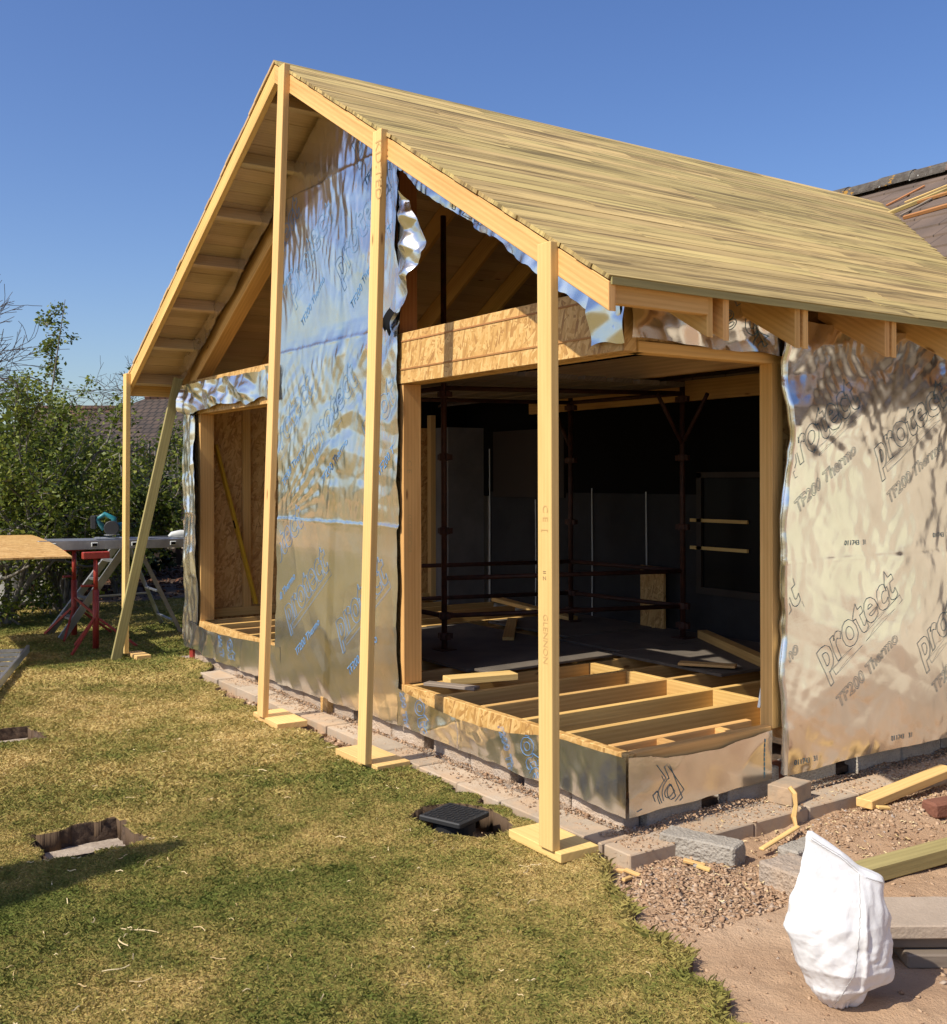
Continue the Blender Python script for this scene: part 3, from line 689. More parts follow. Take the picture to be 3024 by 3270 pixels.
# 2 strip under the right rafter and flap over the beam end
G2 = Foil('Y', .006, .35, 11, .4, extra=lambda a, z: crump(a, z, 501, 9, 3, 12, .16))
def s2(u, v):
    a = -2.30+2.30*u; up = ztv(a)-.05; lo = ztv(a)-.415-.03*u+jag(a, 4.5, .05, 9)
    lo = lo-np.clip((u-.84)/.05, 0, 1)*np.where(u > .84, .10+.9*(.32)*np.clip((u-.84)/.08, 0, 1), 0)*0
    return a, lo+(up-lo)*v
G2.sheet(s2, 130, 24)
G2b = Foil('Y', .012, .3, 13, .3, extra=lambda a, z: crump(a, z, 502, 6, 3, 9, .12))
def s2b(u, v):
    t = .30-.02*np.sin(v*6); a0 = -.27+.06*np.abs(v-.5); a = a0+(0.02-a0)*u; z = 2.56+v*.36; return a, z+.012*np.sin(u*5)
G2b.sheet(s2b, 20, 24)
# 3 strip under the left rafter, hanging loose
G3 = Foil('Y', .02, 1.2, 15, extra=lambda a, z: .03*vnoise(a*3, a*0, 77))
def s3(u, v):
    a = -6.74+2.38*u; up = ztv(a)-.09+jag(a, 3, .02, 8); lo = ztv(a)-.285+jag(a, 4, .035, 10); return a, lo+(up-lo)*v
G3.sheet(s3, 130, 20)
# 4 loose sheet over the left header
G4 = Foil('Y', .010, .6, 17, .5, extra=lambda a, z: crump(a, z, 503, 9, 2.5, 8, .34)+.5*crump(a, z, 504, 6, 8, 16, .2))
def s4(u, v):
    a = -6.66+2.30*u; up = 2.815+jag(a, 3, .03, 2)+.04*np.clip(u-.6, 0, 1); lo = 2.56+jag(a, 3.2, .05, 3)-.05*np.exp(-((u-.08)/.1)**2); return a, lo+(up-lo)*v
G4.sheet(s4, 120, 24)
# 5 folded strip at the far left corner
G5 = Foil('Y', .0, .5, 19, .5, seams=(1.52,), extra=lambda a, z: crump(a, z, 505, 7, 4, 12, .20, 0., .12)+crump(a, z, 511, 6, 3, 8, .08)+.12*np.clip(a+6.40, 0, 1))
def s5(u, v):
    z = .12+2.50*v; L = -6.765+z*0; Rr = -6.37+jag(z, 1.6, .05, 5)+.12*np.exp(-((z-1.65)/.5)**2)-.10*np.clip((.14-v)/.1, 0, 1); return L+(Rr-L)*u, z
G5.sheet(s5, 40, 200)
G5b = Foil('X', -6.74, 1., 20)
# 6 7 8 skirts under the openings
G6 = Foil('Y', .004, .4, 21, .4, extra=lambda a, z: crump(a, z, 507, 6, 2.5, 9, .10))
def s6(u, v):
    a = -6.74+2.40*u; up = .41-.05*np.sin(np.clip(u*1.2, 0, 1)*PI)+jag(a, 3, .012, 2); lo = .115+jag(a, 2.5, .03, 12)-.02*u; return a, lo+(up-lo)*v
G6.sheet(s6, 110, 22)
G7 = Foil('Y', .006, .4, 23, .5, extra=lambda a, z: .018*np.exp(-((a+.62)/.012)**2)*.5+.008*np.exp(-((a+1.55)/.01)**2)+crump(a, z, 509, 6, 2.5, 9, .08))
def s7(u, v):
    a = -2.33+2.345*u; up = .40-.085*np.sin(np.clip(u*1.35, 0, 1)*PI)**.8+jag(a, 4, .010, 3); lo = .125-.03*u+jag(a, 1.8, .035, 14); return a, lo+(up-lo)*v
G7.sheet(s7, 130, 24)
G8 = Foil('X', .004, .25, 25, .2, extra=lambda a, z: crump(a, z, 508, 4, 2, 6, .03))
def s8(u, v):
    a = -.012+1.11*u; up = .398-.02*np.sin(u*PI)+jag(a, 6, .012, 5)+np.where(u > .15, -.02, 0)*np.sin(u*PI); lo = .10+.02*u+jag(a, 2.2, .018, 15); return a, lo+(up-lo)*v
G8.sheet(s8, 80, 24)
# 9 10 the side wall
G9 = Foil('X', .006, .3, 27, .3, extra=lambda a, z: crump(a, z, 506, 8, 3, 12, .14))
def s9(u, v):
    a = 0.0+1.16*u; return a, 2.575+.01*np.sin(u*9)-.03*u*u+(2.86-2.575)*v+jag(a, 5, .008, 4)*(1-v)
G9.sheet(s9, 80, 26)
def pull(a, z):
    r = np.exp(-((z-1.0-(a-1.9)*.9)/.075)**2)*np.clip((a-1.75)/.3, 0, 1)*np.clip((2.7-a)/.5, 0, 1)*.016
    r = r+.055*vnoise(a*1.25, z*1.0, 63)+.02*vnoise(a*2.4, z*2.0, 65)
    top = np.clip((z-1.75)/.4, 0, 1)
    r = r+top*(crump(a, z, 401, 7, 1.6, 4.5, .085, cover=.55)+crump(a, z, 402, 10, 4, 13, .085, cover=.5))+crump(a, z, 403, 7, 1.2, 5, .04, cover=.6)+crump(a, z, 405, 10, 6, 18, .045, cover=.45)+.6*np.clip((a-2.3)/.5, 0, 1)*crump(a, z, 404, 6, 3, 9, .08, .6, .5)
    return r
G10 = Foil('X', .0, .15, 29, .1, (1.37,), pull)
def s10(u, v):
    bot = .135; z = bot+(2.76-bot)*v; L = 1.165+jag(z, 2.0, .03, 16); return L+(3.42-L)*u, z+.018*np.sin(u*4)*(1-v)
G10.sheet(s10, 190, 240)
# turned in edge of the side wall foil
W = []; nn = 120
for i in range(nn):
    z = .14+2.55*i/(nn-1); p = G10.world(1.165+float(jag(np.array(z), 2.0, .03, 16)), z); k = .02+.02*float(vnoise(z*6, 3., 8))
    W += [p+np.array([0, 0, 0]), p+np.array([-.012-.01*float(vnoise(z*9, 1., 4)), -k, 0]), p+np.array([-.05, -.012+.02*float(vnoise(z*11, 2., 5)), 0])]
i = np.arange(nn*3).reshape(nn, 3); F = np.stack([i[:-1, 1:], i[:-1, :-1], i[1:, :-1], i[1:, 1:]], -1).reshape(-1, 4)
npmesh('foil_edge', W, F, M['foil'], EX, True, flip=False)
# peeled flap at the top of the right opening
def flp(a, z):
    q = np.clip(a+2.33, 0, 1); return .07*q+.02*np.sin(q*18+z*3)+crump(a, z, 510, 9, 3, 10, .35)*np.clip(q*6, 0, 1)
GF = Foil('Y', .012, .6, 81, .6, extra=flp)
def sf(u, v):
    z = 4.02-1.06*(1-v); w_ = np.interp(z, [2.96, 3.03, 3.10, 3.22, 3.38, 3.44, 3.52, 3.75, 4.02], [-.12, -.02, .05, .19, .36, .43, .39, .20, .005])+jag(z, 9, .008, 5)
    L = -2.35-.12*np.clip((3.15-z)/.2, 0, 1); return L+(-2.31+w_-L)*u, z-.06*u*(z < 3.5)
GF.sheet(sf, 40, 110, 'foil_flap')
W = []
for iu in range(12):
    for iv in range(10):
        u = iu/11; v = iv/9; W.append((-2.46+.20*u*(1-.3*v), -.02-.05*math.sin(v*2.6)-.03*u, 3.05-.16*v-.03*u+.02*math.sin(u*7)))
i = np.arange(120).reshape(12, 10); F = np.stack([i[:-1, :-1], i[1:, :-1], i[1:, 1:], i[:-1, 1:]], -1).reshape(-1, 4)
npmesh('foil_flap', W, F, M['foil'], EX, True, flip=False)

# ------------------------------------------------------------------ lettering
def text_arrays(body, bev=0., res=3, off=.024):
    c = bpy.data.curves.new('t', 'FONT'); c.body = body; c.size = 1; c.resolution_u = res
    c.offset = off if bev else 0
    if bev: c.fill_mode = 'NONE'; c.bevel_depth = bev; c.bevel_resolution = 0
    o = bpy.data.objects.new('t', c); COL.objects.link(o); bpy.context.view_layer.update()
    me = bpy.data.meshes.new_from_object(o.evaluated_get(bpy.context.evaluated_depsgraph_get()))
    bm = bmesh.new(); bm.from_mesh(me)
    if bev:
        for _ in range(3):
            es = [e for e in bm.edges if e.calc_length() > .16]
            if es: bmesh.ops.subdivide_edges(bm, edges=es, cuts=1)
    bmesh.ops.triangulate(bm, faces=bm.faces); bm.verts.index_update()
    Vv = np.array([v.co[:] for v in bm.verts]); F = np.array([[v.index for v in f.verts] for f in bm.faces])
    bm.free(); bpy.data.meshes.remove(me); bpy.data.objects.remove(o); bpy.data.curves.remove(c)
    return Vv, F
TX = {}
def letter(body, width, bev_m=0., off=.024):
    k = (body, bool(bev_m))
    if k not in TX:
        v0, _ = text_arrays(body); w0 = np.ptp(v0[:, 0]); TX[k] = (w0, v0[:, 0].min())
    w0, x0 = TX[k]; sc = width/w0
    Vv, F = text_arrays(body, bev_m/sc if bev_m else 0, 3, off); Vv = Vv.copy(); Vv[:, 0] -= x0; return Vv*sc, F
def rectline(x0, y0, x1, y1, t):
    v = np.array([(x0, y0, 0), (x1, y0, 0), (x1, y1, 0), (x0, y1, 0), (x0+t, y0+t, 0), (x1-t, y0+t, 0), (x1-t, y1-t, 0), (x0+t, y1-t, 0)], float)
    return v, np.array([(0, 1, 5), (0, 5, 4), (1, 2, 6), (1, 6, 5), (2, 3, 7), (2, 7, 6), (3, 0, 4), (3, 4, 7)])
def join(parts):
    Vs = []; Fs = []; n = 0
    for v, f in parts: Vs.append(v); Fs.append(f+n); n += len(v)
    return np.concatenate(Vs), np.concatenate(Fs)
def stamp(foil, a0, z0, ang, Vv, F, m, name='printed_logo', clip=None, add=.0025):
    c, s = math.cos(ang), math.sin(ang); a = a0+Vv[:, 0]*c-Vv[:, 1]*s; z = z0+Vv[:, 0]*s+Vv[:, 1]*c
    W = foil.world(a, z, add+Vv[:, 2])
    if clip:
        k = np.all(((a > clip[0]) & (a < clip[1]) & (z > clip[2]) & (z < clip[3]))[F], 1); F = F[k]
    if foil.plane == 'Y': k = (z < ztv(a)-.13)[F].all(1); F = F[k]
    if len(F): npmesh(name, W, F, m, foil.obj)
def logo(width, lt, filled=False):
    p = letter('protect', width, lt); p[0][:, 0] += .25*0
    p[0][:, 0] += p[0][:, 1]*.10; p[0][:, 1] *= 1.18
    d = width*.085
    u = rectline(width*.08, -d*1.2-d*.55, width*1.02, -d*1.2+d*.1, lt*1.6); u[0][:, 1] += d*.9
    th = letter('TF200 Thermo', width*(.60 if filled else .82), 0 if filled else lt*.75, .008); th[0][:, 1] -= d*3.6; th[0][:, 0] += width*.02+th[0][:, 1]*.15
    return [p, u], th
A32 = R(33)
pl, th = logo(.80, .0013); LV, LF = join(pl+[th])
for a0, z0 in ((1.13, 1.86), (2.06, 1.90), (1.54, .68), (2.48, .66), (.62, .70), (3.0, 1.95), (.24, 1.95)):
    stamp(G10, a0, z0, A32, LV, LF, M['ink'], clip=(1.19, 3.4, .16, 2.7))
for a0, z0 in ((1.72, 1.44), (2.62, 1.46), (2.13, .205), (1.22, .19)):
    v, f = letter('011743   31', .20); stamp(G10, a0, z0, 0, v, f, M['ink'], 'printed_code')
pl, th = logo(.90, .0014, True); BV, BF = join(pl); 
for a0, z0 in ((-4.02, 3.33), (-3.16, 3.36), (-2.55, 3.80), (-4.40, 2.02), (-3.64, 2.04), (-2.74, 2.10), (-4.14, .62), (-3.20, .60), (-4.60, .95), (-2.9, 4.22), (-4.6, 3.5)):
    stamp(G1, a0, z0, R(36), BV, BF, M['inkblue'], clip=(-4.33, -2.36, .15, 4.6)); stamp(G1, a0, z0, R(36), th[0], th[1], M['inkblue'], 'printed_code', clip=(-4.33, -2.36, .15, 4.6))
pl, th = logo(.60, .0014); SV, SF = join(pl+[th])
stamp(G7, -.98, .47, R(-62), SV, SF, M['inkblue'], clip=(-2.3, 0, .12, .36)); stamp(G7, -2.16, .50, R(-70), SV, SF, M['inkblue'], clip=(-2.3, 0, .14, .37))
stamp(G6, -5.6, .48, R(-70), SV, SF, M['inkblue'], clip=(-6.7, -4.5, .15, .35))
pl, th = logo(.80, .0016); SV, SF = join(pl)
stamp(G8, .30, .265, R(212), SV, SF, M['ink'], clip=(.02, 1.0, .115, .34)); stamp(G8, .22, .36, R(-140), *letter('P', .15, .0016), M['ink'], clip=(.02, 1, .11, .34))
for k in range(9): v, f = rectline(0, 0, .008, .022, .004); stamp(G8, 1.03, .12+k*.027, 0, v, f, M['ink'], 'printed_code', clip=(0, 1.1, .12, .36))
stamp(G9, .62, 2.80, R(-62), *letter('200', .16, .0016), M['ink'], clip=(0, 1.15, 2.59, 2.85)); stamp(G9, .70, 2.96, R(-62), *letter('protect', .8, .0016), M['ink'], clip=(0, 1.15, 2.59, 2.85))
stamp(G2, -1.62, 3.60, R(-28), *letter('TF200', .42, .002), M['inkblue'], clip=(-2.3, 0, 2.6, 4)); stamp(G2, -.42, 2.93, R(0), *rectline(0, 0, .22, .12, .005), M['inkblue'], clip=(-2.3, 0, 2.6, 4))

# ------------------------------------------------------------------ prop posts
def post(xt, xb, ztop, foot, label, extra=()):
    y0 = YB-.0475; o = empty('prop_post', (xb, YB, 0), label, 'post', 'timber posts propping the gable overhang')
    def loc(p): return V(p)-V((xb, YB, 0))
    b = MB(); w_, d_ = .108, .048
    a = loc((xb, YB-.0235, .047)); c = loc((xt, YB-.0235, ztop)); b.bar(a, c, w_, d_, (0, 1, 0)) if False else b.solid([a+V((sx*w_/2, sy*d_/2, 0)) for sx, sy in ((-1, -1), (1, -1), (1, 1), (-1, 1))], c-a, (c-a).normalized())
    ob = b.build('post', M['cls'], o, .004, seg=2)
    fx, fy, lx, ly = foot; MB().box(loc((fx, fy, .024)), (lx, ly, .046), rz=random.uniform(-.06, .03), grain=(1, 0, 0)).build('foot_board', M['cls'], o, .004, seg=2)
    for body, z, wd, m in extra:
        v, f = letter(body, wd); v = v.copy()
        # reads down the post
        P = np.stack([v[:, 1], v[:, 0]*0, -v[:, 0]], -1); t_ = (z-.047)/(ztop-.047); ctr = a.lerp(c, t_)
        P = P+np.array([ctr.x-.012, -d_/2+a.y-.0015, ctr.z]); npmesh('stamped_mark', P, f, M[m], ob)
    return o
post(-6.98, -7.075, 2.945, (-6.98, -.43, .34, .15), 'farthest prop post with its top at the low left eave beside the leaning green brace')
post(-3.055, -3.482, 4.86, (-3.42, -.43, .50, .24), 'tallest prop post reaching the roof apex and leaning in front of the silver gable')
post(-1.632, -1.862, 4.0, (-2.02, -.40, .56, .245), 'leaning prop post crossing the middle of the silver gable foil', (('KD.TED', 3.93, .36, 'stamp'),))
post(.030, .032, 3.0, (-.085, -.43, .44, .235), 'nearest prop post standing beside the black drain cover at the open corner', (('C E  [ ', 1.72, .13, 'stamp'), ('GLENNON', 1.19, .24, 'stamp'), ('II Z', 1.40, .045, 'stampdark')))
for body, z, wd in (('C E', 1.98, .09), ('GLENNON', 1.60, .26)):
    v, f = letter(body, wd); P = np.stack([v[:, 0]*0-2.300, .075-v[:, 1]*.9, z-v[:, 0]], -1); npmesh('stamped_mark', P, f[:, ::-1], M['stamp'], EX)

# leaning brace and the spirit level inside
o = empty('timber_brace', (-6.93, -.68, 0), 'weathered greenish timber brace leaning from the lawn up to the far wall corner', 'brace')
p0 = V((0, 0, .01)); p1 = V((-6.72, -.09, 2.90))-V((-6.93, -.68, 0)); MB().bar(p0, p1, .045, .095, (0, -1, 1)).build('brace_timber', M['green'], o, .003)
o = empty('straight_edge', (-6.4, .9, ZF), 'long yellow spirit level leaning on the strand board inside the far opening', 'level')
a, c = V((-.09, -.24, .12)), V((-.12, -.67, 1.80)); MB().bar(a, c, .03, .065, (1, 0, 0)).build('level_body', M['yellow'], o, .003)
MB().bar(a+(c-a)*.48, a+(c-a)*.53, .034, .04, (1, 0, 0)).build('vial', M['dark'], o)

# ------------------------------------------------------------------ old house
OH = empty('old_house', (0, 3.5, 0), 'existing bungalow with brown tiled roof and mossy ridge behind the new roof', 'house')
OY = 3.5
def oz(y): return ZA+.587*(y-6.9)
b = MB(); b.box((-2.2, .16, 1.30), (10., .30, 2.7)); b.box((6.2, .06, 1.30), (12., .30, 2.7)); b.build('wall', M['harl'], OH)
M['added_blind'] = plain('added cream window blind', (.60, .60, .46), .7, spec=.2)
MB().box((6.2, -.10, .16), (12., .03, .52)).build('added_plinth', M['blockp'], OH)  # unseen base band added for its colour in the side foil's reflection
wo = MB().box((1.62, -.10, 1.30), (1.15, .05, 1.25)).build('window', M['grey'], OH); MB().box((1.62, -.13, 1.30), (1.03, .02, 1.13)).build('added_blind', M['added_blind'], wo)  # unseen window and cream panel, added for the pale reflection in the side foil
b = MB(); cw = .345; k = 0; yy = 3.02-OY
Vs = []; Fs = []
y0 = 3.02; n = 0; ridge_y = 7.45
uvs = []
while y0 < ridge_y:
    y1 = min(y0+cw*.862, ridge_y); xa, xb = (-9., 11.)
    b.solid([(xa, y0-OY, oz(y0)-.005), (xb, y0-OY, oz(y0)-.005), (xb, y0-OY, oz(y0)+.022), (xa, y0-OY, oz(y0)+.022)], (0, 0, 0.0001)) if False else None
    p = [V((xa, y0-OY, oz(y0)+.022)), V((xb, y0-OY, oz(y0)+.022)), V((xb, y1-OY, oz(y1)+.002)), V((xa, y1-OY, oz(y1)+.002))]
    b.solid(p, (0, 0, -.022), (1, 0, 0), (n*.37) % 1); y0 = y1; n += 1
rf = b.build('roof', M['oldroof'], OH)
b = MB(); b.solid([(-9, ridge_y-OY, oz(ridge_y)), (11, ridge_y-OY, oz(ridge_y)), (11, ridge_y+3-OY, oz(ridge_y)-1.8), (-9, ridge_y+3-OY, oz(ridge_y)-1.8)], (0, 0, -.03)); b.build('roof', M['oldroof'], OH)
b = MB(); b.box((5.8, -.40, 2.60), (11.2, .03, .16)); b.box((5.8, -.2, 2.55), (11.2, .4, .02)); b.build('fascia', M['dwin'], OH)
for k in range(12):
    x0 = -5.0+k*.45; b = MB(); c = V((x0, ridge_y-OY, oz(ridge_y)+.0)); pts = [V((x0, ridge_y-OY+.17*math.sin(t), oz(ridge_y)-.07+.19*math.cos(t))) for t in np.linspace(-1.25, 1.25, 8)]
    pts += [p-V((0, 0, .02)) for p in pts[::-1]]; dz = .012*(k % 2)
    b.solid(pts, (.447, 0, 0), (1, 0, 0)); oo = b.build('ridge_tile', M['lichen'] if x0 < -2.95 else M['ridge'], OH); oo.location.z += dz
# offcuts left on the old roof
def on_roof(x, y, l, ang, wd, h, m, label, lift=0):
    c = V((x, y, oz(y)+.022+h/2+lift)); d = V((math.cos(ang), math.sin(ang), math.sin(ang)*.587)).normalized(); n = V((0, -.587, 1)).normalized()
    o = empty('timber_offcut', c, label, 'offcut', 'timber offcuts on the old roof'); MB().bar(-d*l/2, d*l/2, wd, h, n).build('offcut_timber', M[m], o, .003)
on_roof(-2.55, 6.50, .75, R(38), .05, .04, 'sark', 'thick pale yellow offcut lying across the brown roof tiles'); on_roof(-2.62, 6.72, .45, R(36), .02, .02, 'cls', 'thin pale strip above the thick yellow offcut on the tiles')
on_roof(-2.30, 6.55, .6, R(14), .045, .03, 'redwood', 'orange batten offcut meeting the yellow offcut at the picture edge'); on_roof(-2.95, 6.85, .5, R(62), .03, .018, 'redwood', 'thin reddish batten just under the mossy ridge')
on_roof(-2.2, 6.1, .5, R(10), .045, .035, 'redwood', 'short orange batten lowest of the offcuts on the old roof'); on_roof(-2.46, 6.42, .6, R(66), .03, .018, 'oldwood', 'brown batten passing below the thick yellow offcut', -.0)

# ------------------------------------------------------------------ scaffold tower inside
ST = empty('scaffold_tower', (-3.2, 2.0, ZF), 'rusty scaffold tower with board platform standing inside the extension', 'scaffold')
O = V((-3.2, 2.0, ZF))
def sc(pts, r=.024, name='pole', n=10): return MB().tube([V(p)-O for p in pts], r, n).build(name, M['scaf'], ST, smooth=True)
stand = [(-3.28, .97, 4.02), (-2.62, 3.05, 2.75), (-4.05, 2.95, 2.75), (-4.6, .95, 2.75)]
for x, y, h in stand:
    p = sc([(x, y, ZF+.03), (x, y, h)], .024, 'standard')
    for z in (.55, .72, 1.42, 2.03, 2.55):
        b = MB(); q = V((x, y, z))-O; b.lathe(q, [(.038, -.03), (.042, -.02), (.042, .02), (.038, .03)], 12); b.box(q+V((.05, 0, 0)), (.05, .03, .045)); b.box(q+V((0, .05, 0)), (.03, .05, .045)); b.box(q-V((.05, 0, 0)), (.05, .03, .045)); b.build('coupler', M['scaf'], p)
    MB().box(V((x, y, ZF+.03))-O, (.15, .15, .008)).build('base_plate', M['scaf'], p)
for (i, j, z) in ((0, 1, .72), (0, 3, .72), (3, 2, .72), (2, 1, .72), (0, 1, 1.03), (3, 2, 1.03), (2, 1, 1.03), (0, 1, 2.60), (3, 2, 2.60), (0, 3, 2.60), (2, 1, 2.60)):
    a, c = stand[i], stand[j]; sc([(a[0], a[1], z), (c[0], c[1], z)], .02, 'ledger')
for (x, y, dx, dy) in ((-2.62, 3.05, .3, 0), (-4.05, 2.95, -.28, 0), (-2.62, 3.05, 0, -.3)): sc([(x, y, 2.15), (x+dx, y+dy, 2.58)], .018, 'brace')
pb = MB()
for k in range(7): pb.bar(V((-4.75+.0*k, 1.0+.30*k, 2.66))-O, V((-2.45, 1.0+.30*k, 2.66))-O, .225, .038)
pb.build('platform_boards', M['oldwood'], ST)

# loose boards on the floor
def plank(name, c, d, rz, m, label, cat, group=None, tilt=0):
    o = empty(name, c, label, cat, group, rz); o.rotation_euler = (0, tilt, rz)
    MB().box((0, 0, 0), d, grain=(1, 0, 0) if d[0] >= d[1] else (0, 1, 0)).build(name+'_timber', M[m], o, .003); return o
G_ = 'loose boards lying on the floor joists'
plank('loose_board', (-2.10, .52, ZF+.024), (.15, .52, .046), R(-12), 'cls', 'yellow plank lying across the joists beside the centre jamb', 'board', G_)
plank('loose_board', (-2.02, .22, ZF+.013), (.40, .085, .022), R(28), 'oldwood', 'small grey board lying on the front rim of the open floor', 'board', G_)
plank('loose_board', (-2.28, 1.25, ZF+.036), (.17, 1.25, .02), R(3), 'deck' if 'deck' in M else 'oldwood', 'grey brown wide board on the edge of the dusty floor sheet', 'board', G_)
plank('loose_board', (-1.45, 2.12, ZF+.05), (.42, .11, .02), R(35), 'cls', 'pale thin board tilted at the edge of the dark floor sheet', 'board', G_)
plank('loose_board', (-1.86, 2.84, ZF+.06), (.09, 1.5, .07), R(62), 'spruce', 'long timber on the floor in front of the scaffold foot', 'board', G_)
plank('loose_board', (-.86, 2.35, ZF+.036), (.5, .1, .07), R(-20), 'spruce', 'short thick timber beside the aluminium strut at the back of the floor', 'board', G_)
plank('loose_board', (-3.9, 2.1, ZF+.04), (.1, 1.3, .03), R(52), 'spruce', 'narrow board behind the first scaffold pole', 'board', G_)
plank('loose_board', (-4.6, 2.9, ZF+.10), (1.1, .12, .04), R(10), 'spruce', 'board lying on the floor against the dark back wall', 'board', G_, .1)
plank('loose_sheet', (-3.3, 3.34, ZF+.30), (.35, .03, .6), R(-5), 'osb', 'broken piece of strand board standing against the dark back wall', 'board')
o = empty('metal_strut', (-.32, 1.95, ZF), 'grey metal strip standing upright at the back of the open floor', 'strip'); MB().box((-.55, .6, .36), (.035, .02, .72)).build('strip', M['galv'], o)
o = empty('aluminium_rail', (-.30, 1.35, ZF), 'thin aluminium rail leaning behind the right jamb', 'rail'); MB().bar((-.08, .1, 0), (-.10, .32, .80), .02, .012).build('rail', M['galv'], o)

# ------------------------------------------------------------------ drain cover
o = empty('drain_cover', (-.70, -.62, 0), 'square black plastic inspection cover in a ragged hole in the lawn', 'drain cover', rz=R(20))
b = MB(); b.box((0, 0, .028), (.275, .275, .03)); l = b.build('lid', M['black'], o, .006)
b = MB()
for i in range(9):
    for j in range(9):
        if (i+j) % 2 == 0: b.box((-.108+i*.027, -.108+j*.027, .045), (.022, .010, .006), rz=R(45))
        else: b.box((-.108+i*.027, -.108+j*.027, .045), (.010, .022, .006), rz=R(45))
b.build('tread', M['black'], l)
MB().lathe((0, 0, -.25), [(.10, 0), (.10, .20), (.115, .205), (.115, .25), (.10, .26)], 28).build('riser', M['black'], o, smooth=False)
MB().tube([(.05, -.05, -.10), (.24, .04, -.13)], .05, 16).build('pipe', M['black'], o)

# ------------------------------------------------------------------ loose blocks, brick, timbers on the bare ground
def lump(name, c, d, rz, m, label, cat, group=None, rough=.006, bev=.008, tilt=(0, 0)):
    o = empty(name, c, label, cat, group, rz); o.rotation_euler = (tilt[0], tilt[1], rz)
    bm = bmesh.new(); bmesh.ops.create_cube(bm, size=1)
    for v in bm.verts: v.co = V((v.co.x*d[0], v.co.y*d[1], v.co.z*d[2]))
    bmesh.ops.bevel(bm, geom=bm.edges[:], offset=bev, segments=1, affect='EDGES')
    bmesh.ops.triangulate(bm, faces=bm.faces)
    for _ in range(5):
        es = [e for e in bm.edges if e.calc_length() > .022]
        if not es: break
        bmesh.ops.subdivide_edges(bm, edges=es, cuts=1); bmesh.ops.triangulate(bm, faces=bm.faces)
    s = random.random()*50
    for v in bm.verts:
        q = v.co; n1 = float(vnoise(q.x*55+s, q.y*55+q.z*61, 2))-.5; n2 = float(vnoise(q.x*16+s, q.y*17+q.z*15, 3))-.5
        v.co = q+q.normalized()*(n1*rough+n2*rough*1.2)
    me = bpy.data.meshes.new(name); bm.to_mesh(me); bm.free(); put(name+'_body', me, M[m], o); return o
GB = 'loose concrete blocks on the bare ground'
lump('concrete_block', (.375, .150, .012), (.40, .145, .11), R(20), 'block', 'rough grey concrete block with a dark end face lying beside the kerb', 'block', GB, .007)
lump('concrete_block', (.985, .215, -.02), (.44, .215, .17), R(-3), 'blockp', 'large pale dusty concrete block half buried behind the white bag', 'block', GB, .008)
lump('concrete_block', (.63, .60, -.035), (.12, .26, .10), R(5), 'block', 'small whitish block lying farther back behind the white bag', 'block', GB, .006)
lump('concrete_block', (.155, 1.08, .083), (.15, .23, .10), R(12), 'cast', 'smooth grey concrete block standing on the kerb below the foil wall', 'block', GB, .002, .004)
lump('brick', (.70, 1.72, .02), (.11, .24, .085), R(-12), 'redbrick', 'dull red paving brick on the soil at the right', 'brick', None, .004, .012)
def timber(name, a, c, w_, h, m, label, cat, up=(0, 0, 1), group=None):
    a = V(a); c = V(c); o = empty(name, a, label, cat, group); MB().bar((0, 0, 0), c-a, w_, h, up).build(name+'_body', M[m], o, .004); return o
timber('plank', (.44, 1.36, .035), (.36, 2.30, .06), .10, .05, 'cls', 'yellow plank lying along the kerb edge under the foil wall', 'plank')
timber('sleeper', (1.00, .35, -.005), (1.12, 1.55, .01), .11, .075, 'green', 'greenish treated timber lying on the soil behind the white bag', 'timber')
timber('timber_strip', (.52, .42, -.01), (.44, .80, .012), .03, .014, 'cls', 'long yellow splinter of timber on the soil beyond the rough block', 'splinter')
o = empty('wood_strip', (.31, .93, 0), 'bent strip of bark edged wood hanging over the kerb edge', 'strip')
MB().tube([(-.03, 0, .16), (0, .006, .13), (.012, 0, .07), (.008, -.012, .01), (.03, -.02, -.035)], [.014, .016, .012, .016, .010], 5).build('strip_wood', M['cls'], o)
o = empty('twig', (.36, 2.42, .05), 'dark thin twigs at the far end of the yellow plank', 'twig')
MB().tube([(0, 0, 0), (.03, .12, .02), (.09, .25, .0)], .004, 5).tube([(.03, .12, .02), (-.02, .22, .03)], .003, 5).tube([(.0, .0, .0), (.08, .03, .01)], .003, 5).build('twig_wood', M['twig'], o)
for i, (x, y, l, wd, rz, lab) in enumerate(((.27, -.34, .16, .04, 1.0, 'yellow wood chip at the lawn corner beside the nearest foot board'), (.36, -.30, .11, .035, .3, 'pale wood chip lying on the rubble beside the lawn corner'), (.40, -.37, .10, .03, 1.9, 'short wood chip at the grass edge near the nearest post'),
        (.55, -.02, .09, .04, .4, 'yellow offcut chip among the rubble stones'), (1.27, .42, .06, .04, .9, 'small pale wooden cube on the bare soil right of the bag'), (.52, 1.42, .10, .05, 1.2, 'small yellow offcut below the plank by the kerb'), (.45, .02, .14, .045, .5, 'yellow wood chip lying beside the rough grey block'), (.58, -.62, .13, .035, 1.1, 'yellow wood sliver lying where grass meets soil'))):
    z = float(soil_z(np.array(x), np.array(y))); o = empty('wood_chip', (x, y, max(z, -.05)+.018), lab, 'wood chip', 'wood chips on the ground', rz)
    MB().box((0, 0, 0), (l*.75, wd*.6, .014)).build('chip', M['cls'], o, .002); o.rotation_euler = (.1, .12, rz)

